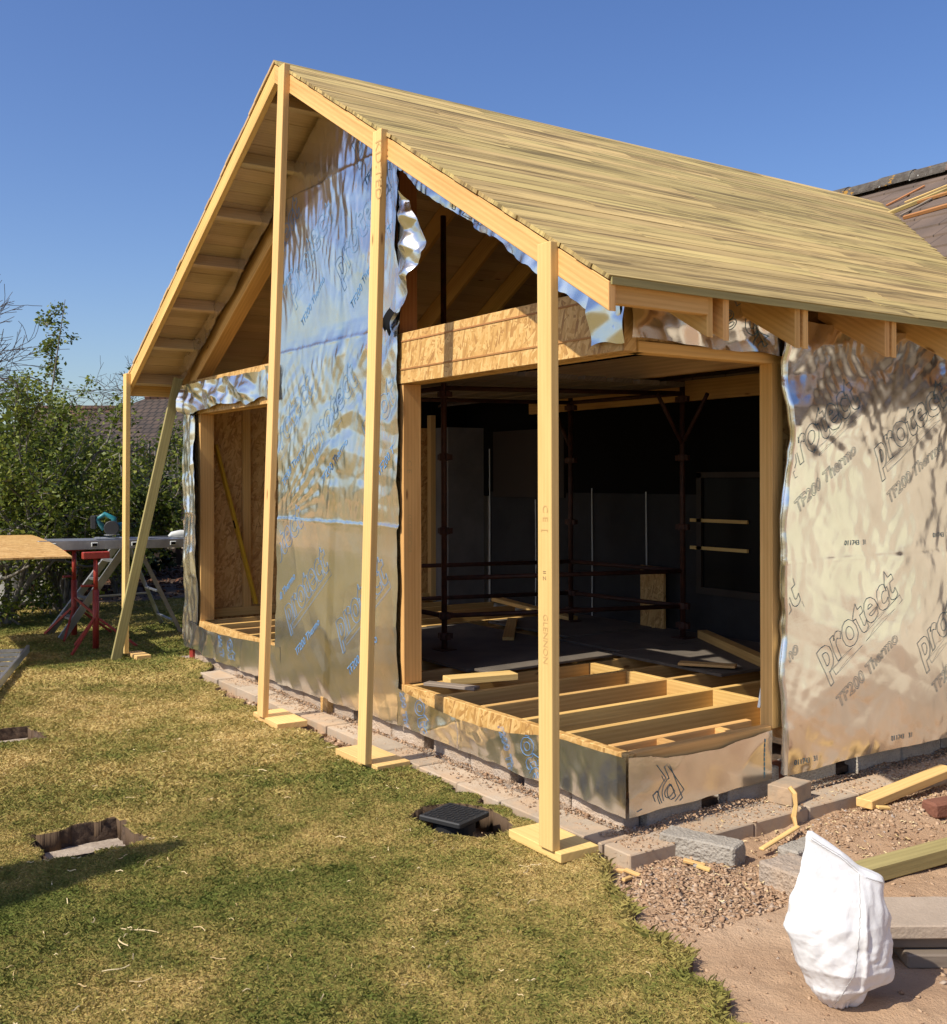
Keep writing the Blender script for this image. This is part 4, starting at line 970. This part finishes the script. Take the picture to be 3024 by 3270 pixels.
# slab stack
ss = V((1.66, .21, 0)); rz = R(55.8)
def onstack(name, off, d, m, label, cat, ts=0, group=None):
    c = ss+Matrix.Rotation(rz, 3, 'Z')@V((off[0], off[1], 0))+V((0, 0, off[2])); return lump(name, c, d, rz+ts, m, label, cat, group, .003, .006)
onstack('paving_slab', (.06, 0, .085), (1.0, .29, .055), 'slab', 'topmost brown concrete slab of the low stack behind the white bag', 'slab')
onstack('timber_bearer', (.10, .01, .030), (.95, .24, .042), 'oldwood', 'dark weathered bearer under the topmost slab', 'bearer')
onstack('timber_bearer', (.17, -.03, -.022), (.80, .26, .055), 'oldwood', 'bottom grey timber of the low slab stack on the soil', 'bearer')

# ------------------------------------------------------------------ white bag
PXM = .000414
prof = [(0, 715, 965), (12, 690, 985), (45, 655, 1005), (110, 610, 1065), (170, 575, 1112), (235, 545, 1255), (350, 487, 1308), (450, 462, 1306), (550, 440, 1304), (690, 404, 1299), (790, 430, 1290), (900, 455, 1268), (1000, 480, 1252), (1080, 497, 1246), (1120, 508, 1242), (1150, 516, 1180), (1200, 527, 1035), (1270, 542, 960), (1340, 560, 870), (1420, 578, 760), (1480, 588, 668), (1500, 596, 640)]
hs = [p[0] for p in prof]; Ls = [p[1] for p in prof]; Rs = [p[2] for p in prof]
sm_ = lambda v: np.convolve(np.pad(np.interp(np.linspace(0, 1500, 151), hs, v), 4, mode='reflect', reflect_type='odd'), np.hanning(9)/np.hanning(9).sum(), 'valid')
Ls, Rs, hs = sm_(Ls), sm_(Rs), np.linspace(0, 1500, 151)
nh, na = 170, 160; W = []; c0 = V((1.672, -.515, -.05)); ax = V((.562, .827, 0)); ay = V((-.827, .562, 0))
for ih in range(nh):
    f = ih/(nh-1); h = 1500*f; l = np.interp(h, hs, Ls); r = np.interp(h, hs, Rs); cx = (l+r)/2-850; rx = (r-l)/2
    dep = np.interp(f, [0, .08, .25, .5, .75, 1], [110, 200, 300, 270, 120, 18]); dep = min(dep, rx*.95)
    for ia in range(na):
        t = 2*PI*ia/na; ct, st = math.cos(t), math.sin(t); e = 1.0
        x = cx+rx*math.copysign(abs(ct)**e, ct); y = dep*math.copysign(abs(st)**e, st)-(40*math.sin(f*3))
        qx, qz = x*PXM*6, h*PXM*6
        n = 0.
        # vertical fold on the right front and a hem below the rim
        fold = 34*math.exp(-((x-120-60*f)/26)**2)*math.sin(min(1, f*1.25)*PI)*(1 if st < 0 else 0)
        rimz = 1-h/max(1, np.interp(x+850, [500, 600, 645, 860, 1035, 1245], [1490, 1500, 1480, 1345, 1200, 1115])); hem = 8*math.exp(-((rimz-.035)/.012)**2)
        k = hem*1.3
        y2 = y+math.copysign(1, st)*abs(st)**.4*k-fold
        W.append(c0+ax*(x+ct*k*.25)*PXM+ay*y2*PXM+V((0, 0, h*PXM*1.0)))
P_ = np.array([tuple(p) for p in W]); ft = np.repeat(np.arange(nh)/(nh-1), na); tt = np.tile(np.arange(na)*2*PI/na, nh)
rad = P_-np.array(c0); rad[:, 2] = 0; axis_ = np.repeat(P_.reshape(nh, na, 3).mean(1), na, 0); dr = P_-axis_; dr[:, 2] = 0; ln = np.linalg.norm(dr, axis=1)+1e-6; dr /= ln[:, None]
sa = np.minimum(tt, 2*PI-tt)*.16; hz_ = P_[:, 2]
k_ = crump(sa, hz_, 601, 7, 3.0, 7, .12, cover=.5)+crump(sa, hz_, 602, 9, 7, 18, .17, cover=.42)+crump(sa, hz_, 604, 12, 18, 40, .13, cover=.4)+np.exp(-((ft-.16)/.13)**2)*crump(sa, hz_, 603, 8, 8, 18, .17, PI/2, .6, .04, .6)
k_ = k_+.012*np.exp(-ft/.06)*np.abs(((tt*2.4+.5*vnoise(tt*3, ft*5, 3)) % 1)-.5)*2
P_ = P_+dr*((k_-k_.mean())*(1-.55*ft)*np.clip(ln/.06, 0, 1))[:, None]; W = [V(p) for p in P_]
i = np.arange(nh*na).reshape(nh, na); ii = np.roll(i, -1, 1); F = np.stack([i[:-1], ii[:-1], ii[1:], i[1:]], -1).reshape(-1, 4)
W.append(c0+V((0, 0, .002))); W.append(W[(nh-1)*na]*.5+W[(nh-1)*na+na//2]*.5); k = len(W)
F = F.tolist(); me = bpy.data.meshes.new('rubble_bag')
F += [[i[0, (a+1) % na], i[0, a], k-2] for a in range(na)]+[[i[-1, a], i[-1, (a+1) % na], k-1] for a in range(na)]
me.from_pydata([tuple(p) for p in W], [], F); me.update(); o = put('rubble_bag', me, M['bag'], None, True); tag(o, 'white woven plastic rubble bag slumped on the bare soil', 'bag')
M['stitch'] = plain('bag hem stitching', (.40, .39, .37), .8)
fr_ = P_[(np.arange(len(P_)) % na) > na//2]; lx_ = (fr_-np.array(c0))@np.array(ax)/PXM+850; lh_ = (fr_-np.array(c0))[:, 2]/PXM
def on_bag(pts):
    out = []
    for (x0, y0), (x1, y1) in zip(pts[:-1], pts[1:]):
        for k in range(14):
            x, h = x0+(x1-x0)*k/14, 1790-(y0+(y1-y0)*k/14); d2 = (lx_-x)**2+(lh_-h)**2; j = np.argsort(d2)[:6]; q = fr_[j].mean(0); out.append(V(q)-ay*.0012)
    return out
sb = MB()
for pts in (((612, 345), (700, 400), (850, 488), (1005, 622)), ((618, 330), (708, 388), (858, 474), (1012, 606)), ((1060, 650), (1150, 680), (1232, 708)), ((1005, 622), (985, 760), (955, 960), (930, 1080), (895, 1330), (800, 1620), (770, 1770))): sb.tube(on_bag(pts), .0011, 5, .5)
sb.build('hem_stitching', M['stitch'], o)

# ------------------------------------------------------------------ work area on the left
# aluminium staging plank (a ladder section on edge rails)
o = empty('staging_plank', (-8.4, .6, 0), 'long grey aluminium staging plank resting on the step ladder and trestle', 'staging plank')
b = MB()
for xx in (.16, -.30): b.bar((xx, -1.75, 1.125), (xx, 2.4, 1.06), .03, .105)
b.build('side_rail', M['alu'], o, .003); b = MB(); b.bar((-.07, -1.75, 1.165), (-.07, 2.4, 1.10), .43, .02); b.build('deck', M['alu'], o)
for k in range(9):
    y = -1.6+k*.45; z = 1.125-.065*(y+1.75)/4.15
    r = MB(); r.box((.178, y, z+.002), (.012, .075, .05)); rr = r.build('rung_end', M['grey'], o, .008); MB().box((.186, y, z+.002), (.006, .05, .03)).build('rung_hole', M['dark'], rr)
# red trestles
def trestle(x, y, h, label, rz):
    o = empty('trestle_stand', (x, y, 0), label, 'trestle', 'red steel trestle stands', rz)
    MB().tube([(0, 0, .02), (0, 0, h*.62)], .034, 14).build('outer_tube', M['redsteel'], o, smooth=True); MB().tube([(0, 0, h*.6), (0, 0, h-.05)], .025, 12).build('inner_tube', M['redsteel'], o, smooth=True)
    MB().box((0, 0, h-.03), (.09, .28, .075)).build('head', M['redsteel'], o, .006)
    MB().tube([(0, 0, h*.66), (.02, -.16, h*.665)], .014, 8).build('pin', M['redsteel'], o)
    for a in (R(195), R(-48), R(75)):
        c, s = math.cos(a), math.sin(a); MB().bar((.03*c, .03*s, .34), (.44*c, .44*s, .012), .02, .026).build('leg', M['redsteel'], o)
trestle(-7.76, -.66, 1.06, 'nearer red tripod trestle stand under the aluminium staging', R(0)); trestle(-8.94, -.60, 1.08, 'red trestle stand farther back under the corner of the strand board sheet', R(20))
timber('tie_bar', (-7.80, -.64, .36), (-8.90, -.60, .46), .02, .03, 'redsteel', 'red steel bar joining the two trestle stands', 'bar')
# strand board sheet
nu, nv = 14, 12; W = []
for iu in range(nu):
    for iv in range(nv):
        u, v = iu/(nu-1), iv/(nv-1); x = -9.35+2.35*u; y = -2.35+1.36*v-.10*u
        W.append((x, y, 1.215-.115*u*u-.02*v))
W2 = [(p[0], p[1], p[2]-.018) for p in W]; i = np.arange(nu*nv).reshape(nu, nv); n = nu*nv
F = np.stack([i[:-1, :-1], i[1:, :-1], i[1:, 1:], i[:-1, 1:]], -1).reshape(-1, 4).tolist(); F += [[q+n for q in f[::-1]] for f in F]
ring = list(i[:, 0])+list(i[-1, 1:])+list(i[-2::-1, -1])+list(i[0, -2:0:-1]); F += [[ring[(k+1) % len(ring)], ring[k], ring[k]+n, ring[(k+1) % len(ring)]+n] for k in range(len(ring))]
me = bpy.data.meshes.new('board_sheet'); me.from_pydata(W+W2, [], [[int(q) for q in f] for f in F]); uvl = me.uv_layers.new(name='UVMap')
for l in me.loops: uvl.data[l.index].uv = me.vertices[l.vertex_index].co.xy
o = put('board_sheet', me, M['chip']); tag(o, 'sagging strand board sheet lying on the trestles at the left edge', 'board')
# step ladder
o = empty('step_ladder', (-9.0, -.2, 0), 'grey aluminium step ladder standing under the staging plank', 'ladder')
apex = 1.62; L = lambda p: V(p)-V((-9.0, -.2, 0))
fa, fb = (-9.33, -.80, 0), (-8.80, -.78, 0); ta, tb = (-9.1, -.02, 1.10), (-8.72, -.02, 1.10); ra, rb = (-9.5, .62, 0), (-8.55, .55, 0); ua, ub = (-9.1, .06, 1.10), (-8.72, .06, 1.10)
for a, c in ((fa, ta), (fb, tb)): MB().bar(L(a), L(c), .028, .085, (0, 1, .4)).build('front_rail', M['alu'], o)
for a, c in ((ra, ua), (rb, ub)): MB().bar(L(a), L(c), .022, .045, (0, 1, -.4)).build('rear_rail', M['alu'], o)
for k in range(1, 5):
    t = k/5; p, q = V(fa).lerp(V(ta), t), V(fb).lerp(V(tb), t); MB().bar(L(p), L(q), .09, .025).build('tread', M['alu'], o)
MB().bar(L(V(ra).lerp(V(ua), .12)), L(V(rb).lerp(V(ub), .12)), .03, .02).build('stretcher', M['alu'], o); MB().bar(L(V(ra).lerp(V(ua), .45)), L(V(rb).lerp(V(ub), .45)), .03, .02).build('stretcher', M['alu'], o)
MB().bar(L(V(fa).lerp(V(ta), .38)), L(V(ra).lerp(V(ua), .38)), .02, .02).build('stretcher', M['alu'], o)
# extension ladder lying low at the left edge
o = empty('lying_ladder', (-7.78, -1.35, 0), 'aluminium extension ladder lying on the grass at the left edge', 'ladder')
for zz in (.075,):
    a = V((0, 0, zz)); c = V((2.7, -.89, zz)); sd = (c-a).cross(V((0, 0, 1))).normalized()*.38; ex = 0
    for q in (V(), sd): MB().bar(a+q, c+q, .028, .078).build('side_rail', M['alu'], o, .003)
    for k in range(10):
        p = a.lerp(c, .035+k*.098); MB().bar(p, p+sd, .032, .032).build('rung', M['alu'], o)
# power tool, heat gun shaped tool
o = empty('circular_saw', (-8.36, -.34, 1.165), 'teal and black battery saw standing on the staging plank', 'power tool', rz=R(70))
MB().box((0, 0, .02), (.34, .16, .012)).build('base', M['alu'], o, .003); MB().lathe((.02, -.03, .05), [(.085, 0), (.085, .008)], 24).build('blade', M['galv'], o)
oo = MB().tube([(.02, .02, .13), (.02, -.07, .13)], .085, 18).build('guard', M['black'], o, .006); b = MB(); b.tube([(-.06, 0, .12), (-.15, 0, .23), (-.06, 0, .29), (.04, 0, .24), (.03, 0, .13)], [.035, .03, .028, .032, .05], 10); b.build('handle', M['teal'], o, smooth=True)
MB().box((-.18, 0, .20), (.06, .08, .15)).build('battery', M['black'], o, .008); MB().tube([(.03, .04, .14), (.14, .05, .15)], .045, 14).build('motor', M['teal'], o, smooth=True)
o = empty('hand_grinder', (-8.36, .46, 1.14), 'pale grey hand tool lying on the far end of the staging plank', 'power tool', rz=R(84))
MB().tube([(-.30, 0, .03), (-.12, 0, .035), (-.08, 0, .055), (.02, 0, .06), (.10, 0, .055), (.34, 0, .06)], [.008, .012, .035, .05, .05, .055], 14).build('body', M['grey'], o, smooth=True); MB().tube([(-.34, 0, .03), (-.12, 0, .033)], .014, 10).build('nozzle', M['black'], o)
timber('saw_guide', (-8.40, -.28, 1.175), (-8.38, .36, 1.165), .10, .012, 'alu', 'flat alloy guide rail with the saw on it on the staging', 'rail')
# stone bird bath and leaning pipe
def at(dx, t, z=0.): p = CAM+FW*t+RT*dx*t; return V((p.x, p.y, z))
o = empty('bird_bath', at(-.432, 16.0), 'pale stone bird bath pedestal on the bark bed under the hawthorn', 'bird bath')
MB().lathe((0, 0, 0), [(.38, 0), (.38, .05), (.27, .09), (.22, .14), (.20, .9), (.26, .96), (.45, 1.04), (.47, 1.12), (.38, 1.13)], 28).build('pedestal', M['stone'], o)
a = at(-.408, 15.6, .03); timber('stone_post', a, at(-.378, 16.6, 1.15), .16, .16, 'stone', 'grey stone post leaning beside the bird bath', 'post')

# ------------------------------------------------------------------ fence, neighbours
def house(name, c, yaw, label, wx, wy, hw, hr, m, hip=0., over=.35, wallm='harl', win=True):
    o = empty(name, c, label, 'house', None, yaw)
    MB().box((0, 0, hw/2), (wx, wy, hw)).build('wall', M[wallm], o)
    X, Y = wx/2+over, wy/2+over; r = X-hip; b = MB()
    vs = [V((-X, -Y, hw-.1)), V((X, -Y, hw-.1)), V((X, Y, hw-.1)), V((-X, Y, hw-.1)), V((-r, 0, hr)), V((r, 0, hr))]
    b.v = vs; b.f = [[0, 1, 5, 4], [2, 3, 4, 5], [1, 2, 5], [3, 0, 4], [3, 2, 1, 0]]; b.g = [V((1, 0, 0))]*2+[V((0, 1, 0))]*2+[V((1, 0, 0))]; b.t = [.3]*5
    rf = b.build('roof', M[m], o)
    MB().tube([(-r, 0, hr+.02), (r, 0, hr+.02)], .13, 8).build('ridge_tile', M['clay'], rf)
    if win:
        for k in (-.32, 0, .32):
            f = MB().box((k*wx, -wy/2-.02, hw*.55), (1.2, .06, 1.1)).build('window', M['grey'], o); MB().box((k*wx, -wy/2-.06, hw*.55), (1.04, .03, .94)).build('pane', M['glass'], f)
    return o
yawv = math.atan2(RT.y, RT.x)
house('neighbour_house', at(-.250, 44), yawv+R(4), 'long low house with a red brown tiled roof beyond the hawthorn', 13, 7, 2.9, 4.75, 'clay', 0, .4)
house('neighbour_house', at(-.272, 31), yawv-R(14), 'brown tiled hipped outbuilding behind the dark fence', 6.6, 6, 2.60, 4.25, 'browntile', 2.6, .5)
# timber gate screen with vertical pickets in front of the outbuilding
FEN = [at(-.50, 24), at(-.10, 22.5)]
o = empty('dark_fence', FEN[0], 'dark brown horizontal board fence along the back of the garden', 'fence')
d = FEN[1]-FEN[0]; n = d.normalized().cross(V((0, 0, 1))); b = MB()
for k in range(6): b.bar(V((0, 0, .22+k*.30)), d+V((0, 0, .22+k*.30)), .025, .27)
b.build('board_panel', M['darkwood'], o)
for k in range(8): p = d*(k/7); MB().box(p+V((0, 0, .95)), (.12, .12, 1.9)).build('fence_post', M['darkwood'], o)
b = MB(); g0, g1 = at(-.322, 23.2), at(-.262, 23.0)
for k in range(11): p = g0.lerp(g1, k/10)-FEN[0]; b.box(p+V((0, 0, 2.25)), (.05, .05, .75))
b.build('trellis', plain('pale weathered slat', (.15, .135, .12), .9), o)

# ------------------------------------------------------------------ trees and shrubs
class Branches:
    def __init__(s): s.v = []; s.f = []; s.n = 0; s.tips = []
    def seg(s, pts, rad, n=5):
        pts = np.array(pts); m = len(pts); d = np.gradient(pts, axis=0); d /= np.linalg.norm(d, axis=1)[:, None]+1e-9
        up = np.where(np.abs(d[:, 2:3]) > .9, np.array([[1., 0, 0]]), np.array([[0, 0, 1.]])); a = np.cross(d, up); a /= np.linalg.norm(a, axis=1)[:, None]; b = np.cross(d, a)
        t = np.arange(n)*2*PI/n; ring = pts[:, None]+np.array(rad)[:, None, None]*(a[:, None]*np.cos(t)[None, :, None]+b[:, None]*np.sin(t)[None, :, None])
        i = s.n+np.arange(m*n).reshape(m, n); ii = np.roll(i, -1, 1); s.f.append(np.stack([i[:-1], ii[:-1], ii[1:], i[1:]], -1).reshape(-1, 4)); s.v.append(ring.reshape(-1, 3)); s.n += m*n
    def grow(s, p, d, l, r, depth, spread=.6, kids=(2, 4), shrink=.68, wob=.25, grav=0., rmin=.003, n=5):
        m = 5; pts = [np.array(p, float)]; d = np.array(d, float); d /= np.linalg.norm(d); st = l/(m-1)
        for k in range(m-1):
            d = d+rng.normal(0, wob*.35, 3)+np.array([0, 0, grav]); d /= np.linalg.norm(d); pts.append(pts[-1]+d*st)
        s.seg(pts, np.linspace(r, max(r*.62, rmin), m), n if depth > 1 else 3)
        if depth <= 0: s.tips.append((pts[-1], d)); return
        if depth <= 2: s.tips.append((pts[2], d)); s.tips.append((pts[-1], d))
        for _ in range(rng.integers(kids[0], kids[1]+1)):
            k = rng.integers(1, m); e = d+rng.normal(0, spread, 3); s.grow(pts[k], e, l*shrink*rng.uniform(.7, 1.15), max(r*.55, rmin), depth-1, spread, kids, shrink, wob, grav, rmin, n)
    def obj(s, name, m, parent): return npmesh(name, np.concatenate(s.v), np.concatenate(s.f), m, parent, True)
def leaf_mesh(c, size, name, m, parent, tone=None, flat=.3):
    n = len(c); a = rng.normal(0, 1, (n, 3)); a[:, 2] *= .5; a /= np.linalg.norm(a, axis=1)[:, None]; b = rng.normal(0, 1, (n, 3)); b = np.cross(a, b); b /= np.linalg.norm(b, axis=1)[:, None]
    s = size*(.6+.8*rng.random(n))[:, None]; nn = np.cross(a, b)*.25
    W = np.stack([c-a*s*.5, c+b*s*.33+nn*s*.5, c+a*s*.5, c-b*s*.33+nn*s*.5], 1).reshape(-1, 3); F = np.arange(4*n).reshape(n, 4)
    return npmesh(name, W, F, m, parent, False, rng.random(n) if tone is None else tone)
def shrub(name, c, label, cat, h, stems, leaves, lsize, m, bark, spread=.5, depth=4, group=None, twig=.006, lean=.35):
    c = V(c); o = empty(name, c, label, cat, group); B = Branches()
    for k in range(stems):
        a = rng.random()*6.28; B.grow((.25*math.cos(a)*rng.random(), .25*math.sin(a)*rng.random(), -.05), (lean*math.cos(a), lean*math.sin(a), 1), h*.42, .03*h/3+.012, depth, spread, (2, 4), .66, .3, .0, twig)
    tp = np.array([t[0] for t in B.tips]); kz = h/np.percentile(tp[:, 2], 97.5); B.v = [q*np.array([1, 1, kz]) for q in B.v]; tp = tp*np.array([1, 1, kz])
    B.obj('trunk', M[bark], o); i = rng.integers(0, len(tp), leaves); P = tp[i]+rng.normal(0, .09*h/3, (leaves, 3)); P = P[P[:, 2] > .12]
    leaf_mesh(P, lsize, 'crown', M[m], o); return o
HG = 'green shrubs along the garden edge'
shrub('hawthorn_bush', at(-.455, 13.6), 'loose green hawthorn bush at the left edge behind the board sheet', 'bush', 2.75, 7, 15000, .06, 'leaf', 'bark', .55, 4, HG)
shrub('hawthorn_bush', at(-.385, 15.2), 'broad green hawthorn bush with pale bare branches behind the saw', 'bush', 2.8, 9, 20000, .065, 'leaf', 'bark', .55, 4, HG)
shrub('hawthorn_bush', at(-.335, 17.5), 'smaller green bush just left of the far prop post', 'bush', 2.5, 6, 11000, .07, 'leaf', 'bark', .55, 4, HG)
shrub('evergreen_shrub', at(-.42, 19.5), 'dark evergreen shrub filling the gap behind the hawthorn bushes', 'shrub', 2.3, 8, 16000, .12, 'darkleaf', 'twig', .55, 4, HG)
shrub('evergreen_shrub', at(-.355, 21), 'dark evergreen shrub in front of the brown fence', 'shrub', 2.3, 7, 12000, .12, 'darkleaf', 'twig', .55, 4, HG)
shrub('evergreen_shrub', at(-.325, 19.8), 'low dark evergreen shrub behind the step ladder', 'shrub', 2.0, 7, 12000, .12, 'darkleaf', 'twig', .55, 4, HG)
shrub('evergreen_shrub', at(-.395, 17.6), 'low dark evergreen shrub under the hawthorn beside the stone post', 'shrub', 1.7, 8, 14000, .11, 'darkleaf', 'twig', .55, 4, HG)
shrub('evergreen_shrub', at(-.48, 18.5), 'dark evergreen shrub at the far left edge', 'shrub', 2.3, 7, 12000, .12, 'darkleaf', 'twig', .55, 4, HG)
# slender sapling
o = empty('sapling', at(-.408, 16.2), 'slender young tree with sparse pale leaves rising above the bushes', 'tree'); B = Branches()
B.seg([(0, 0, 0), (.05, .05, 1.6), (.0, .1, 2.6), (.16, .22, 3.7), (.20, .34, 4.6)], [.03, .025, .018, .011, .004]); 
for k in range(16):
    z = 2.1+k*.15; a = rng.random()*6.28; B.grow((.06, .12, z), (math.cos(a), math.sin(a), .35), .60*(1-k*.045), .009, 2, .5, (2, 3), .6, .3, 0, .003)
B.obj('trunk', M['bark'], o); tp = np.array([t[0] for t in B.tips]); i = rng.integers(0, len(tp), 1500); leaf_mesh(tp[i]+rng.normal(0, .05, (1500, 3)), .06, 'crown', M['leaf'], o)
def bare(c, label, h, seed_dir, depth=5, r=.14, bark='twig', spread=.55, kids=(2, 4), twig=.007, buds=0):
    o = empty('bare_tree', c, label, 'tree', 'bare trees beyond the garden'); B = Branches(); B.grow((0, 0, -.1), seed_dir, h*.38, r, depth, spread, kids, .72, .28, .0, twig)
    B.obj('trunk', M[bark], o)
    if buds:
        tp = np.array([t[0] for t in B.tips]); i = rng.integers(0, len(tp), buds); leaf_mesh(tp[i]+rng.normal(0, .12, (buds, 3)), .09, 'crown', M['leaf'], o)
bare(at(-.300, 34), 'spreading bare tree with grey green twigs behind the outbuilding', 6.6, (-.25, -.3, 1), 6, .17, 'twiggrey', .62, (3, 4), .011, 2500)
bare(at(-.268, 38), 'bare tree rising behind the left roof slope', 10.2, (.1, .2, 1), 6, .11, 'twig', .5, (3, 4), .007)
bare(at(-.322, 36), 'low bare tree left of the spreading bare tree', 6.6, (-.2, -.2, 1), 6, .12, 'twiggrey', .6, (2, 4), .011, 900)
bare(at(-.56, 26), 'tall bare purple twigged tree reaching in from the left edge', 10.0, (.06, .05, 1), 6, .16, 'twig', .42, (3, 4), .007)
o = empty('shadow_conifer', (-1.20+.055*4.35, -1.83-4.35, 0), 'unseen slim conifer added to cast the pointed shadow on the lawn', 'tree'); H = 4.62  # out of view, added to throw the wedge of shade on the lawn
MB().tube([(0, 0, 0), (0, 0, H)], [.10, .01], 8).build('trunk', M['bark'], o); n = 24000; z = H*(1-rng.random(n)**.62); a = rng.random(n)*6.28; rr = (.02+.235*(H-z))*(.45+.55*rng.random(n)**.5); rr = np.minimum(rr, .75)
leaf_mesh(np.stack([rr*np.cos(a), rr*np.sin(a), z], -1), .09, 'crown', M['darkleaf'], o)
# bark mulch
rock_obj('bark_mulch', 9000, lambda n: -16.5+rng.normal(0, 2.0, n), lambda n: .6+rng.normal(0, 1.9, n), lambda x, y: x*0+.0+.04*vnoise(x*3, y*3, 2), .015, .07, M['mulch'], lambda x, y: ~is_lawn(x, y) & (x < -10), .35)
gridmesh('bark_bed', np.linspace(-21.5, -11.5, 50), np.linspace(-5, 6, 50), lambda x, y: -.02+.04*vnoise(x*3, y*3, 2), M['dirt'], lambda x, y: ~is_lawn(x, y, -.2))

# ------------------------------------------------------------------ grass blades and shavings
def blades(n, x0, x1, y0, y1, hmin, hmax, wd, ok):
    x = x0+(x1-x0)*rng.random(n); y = y0+(y1-y0)*rng.random(n); k = ok(x, y); x, y = x[k], y[k]; n = len(x); z = lawn_z(x, y)
    h = hmin+(hmax-hmin)*rng.random(n)**1.6; a = rng.random(n)*6.28; b = rng.random(n)*6.28; le = h*(.5+1.5*rng.random(n))
    w2 = wd*(.6+.8*rng.random(n)); p = np.stack([x, y, z-.004], -1); sd = np.stack([np.cos(b), np.sin(b), np.zeros(n)], -1)*w2[:, None]
    tip = p+np.stack([np.cos(a)*le, np.sin(a)*le, h], -1); md = p+np.stack([np.cos(a)*le*.35, np.sin(a)*le*.35, h*.72], -1)
    return np.stack([p-sd, p+sd, md+sd*.7, tip], 1), rng.random(n)
inview = lambda x, y: (((x-CAM.x)*FW.x+(y-CAM.y)*FW.y) > 2.4) & (np.abs(((x-CAM.x)*RT.x+(y-CAM.y)*RT.y)) < .52*((x-CAM.x)*FW.x+(y-CAM.y)*FW.y))
dist = lambda x, y: np.hypot(x-CAM.x, y-CAM.y)
ok1 = lambda x, y: is_lawn(x, y, .0) & inview(x, y) & (dist(x, y) < 6.3)
ok2 = lambda x, y: is_lawn(x, y, .0) & inview(x, y) & (dist(x, y) >= 6.3) & (dist(x, y) < 10)
ok3 = lambda x, y: is_lawn(x, y, .0) & inview(x, y) & (dist(x, y) >= 10) & (dist(x, y) < 20)
B1 = [blades(1000000, -3.5, 2.2, -3.6, .0, .003, .016, .0009, ok1), blades(420000, -8, -1, -3.6, 0.05, .006, .024, .0017, ok2), blades(420000, -17, -5, -3.2, 6, .008, .03, .0032, ok3)]
edge = lambda x, y: is_lawn(x, y, -.012) & ~is_lawn(x, y, .05) & (x > .1) & (y > -2.5)
B1.append(blades(60000, .1, 2.3, -1.7, -.2, .010, .034, .0011, edge))
tuft = lambda x, y: ok1(x, y) & (fbm(x*9, y*9, 70) > .58)
B1.append(blades(300000, -3.5, 2.2, -3.6, .0, .008, .024, .0009, tuft))
tones = [b[1] for b in B1]; tones[3] = tones[3]*.25; tones[4] = tones[4]*.5
W = np.concatenate([b[0] for b in B1]).reshape(-1, 3); F = np.arange(len(W)).reshape(-1, 4); o = npmesh('grass', W, F, M['blade'], None, False, np.concatenate(tones)); tag(o, kind='stuff')
def shavings(n, xf, yf, zf, ok, lmin, lmax, wd):
    Vs, Fs, Ts, c = [], [], [], 0
    while n > 0:
        x, y = xf(), yf()
        if not ok(np.array(x), np.array(y)): n -= .2; continue
        n -= 1; l = random.uniform(lmin, lmax)*random.random()**.7+.01; a = random.random()*6.28; cv = random.uniform(-5, 5); m = 6; z = float(zf(np.array(x), np.array(y))); px, py = x, y; t = random.random(); ww = wd*random.uniform(.5, 1.3); lift = random.uniform(.004, .016)
        for k in range(m):
            nx, ny = -math.sin(a)*ww, math.cos(a)*ww; zz = z+lift+.003*math.sin(k*1.3+x*9)
            Vs += [(px-nx, py-ny, zz), (px+nx, py+ny, zz+.003)]
            if k: Fs.append((c+2*k-2, c+2*k, c+2*k+1, c+2*k-1)); Ts.append(t)
            px += math.cos(a)*l/m; py += math.sin(a)*l/m; a += cv*l/m*3
        c += 2*m
    return Vs, Fs, Ts
r_ = [shavings(320, lambda: random.uniform(-4, 1.2), lambda: random.uniform(-3.4, -.4), lawn_z, lambda x, y: is_lawn(x, y, .05), .015, .10, .0014),
      shavings(70, lambda: random.gauss(-.3, .8), lambda: random.gauss(-2.6, .35), lawn_z, lambda x, y: is_lawn(x, y, .05), .05, .22, .0016),
      shavings(260, lambda: random.uniform(.1, .9), lambda: random.uniform(-.4, 2.0), lambda x, y: np.maximum(soil_z(x, y), np.where(x < .3, .025, -1)), lambda x, y: np.bool_(True), .01, .06, .003)]
for v, f, t in r_:
    o = npmesh('wood_shavings', np.array(v), np.array(f), M['shaving'], None, False, np.array(t)); tag(o, kind='stuff')
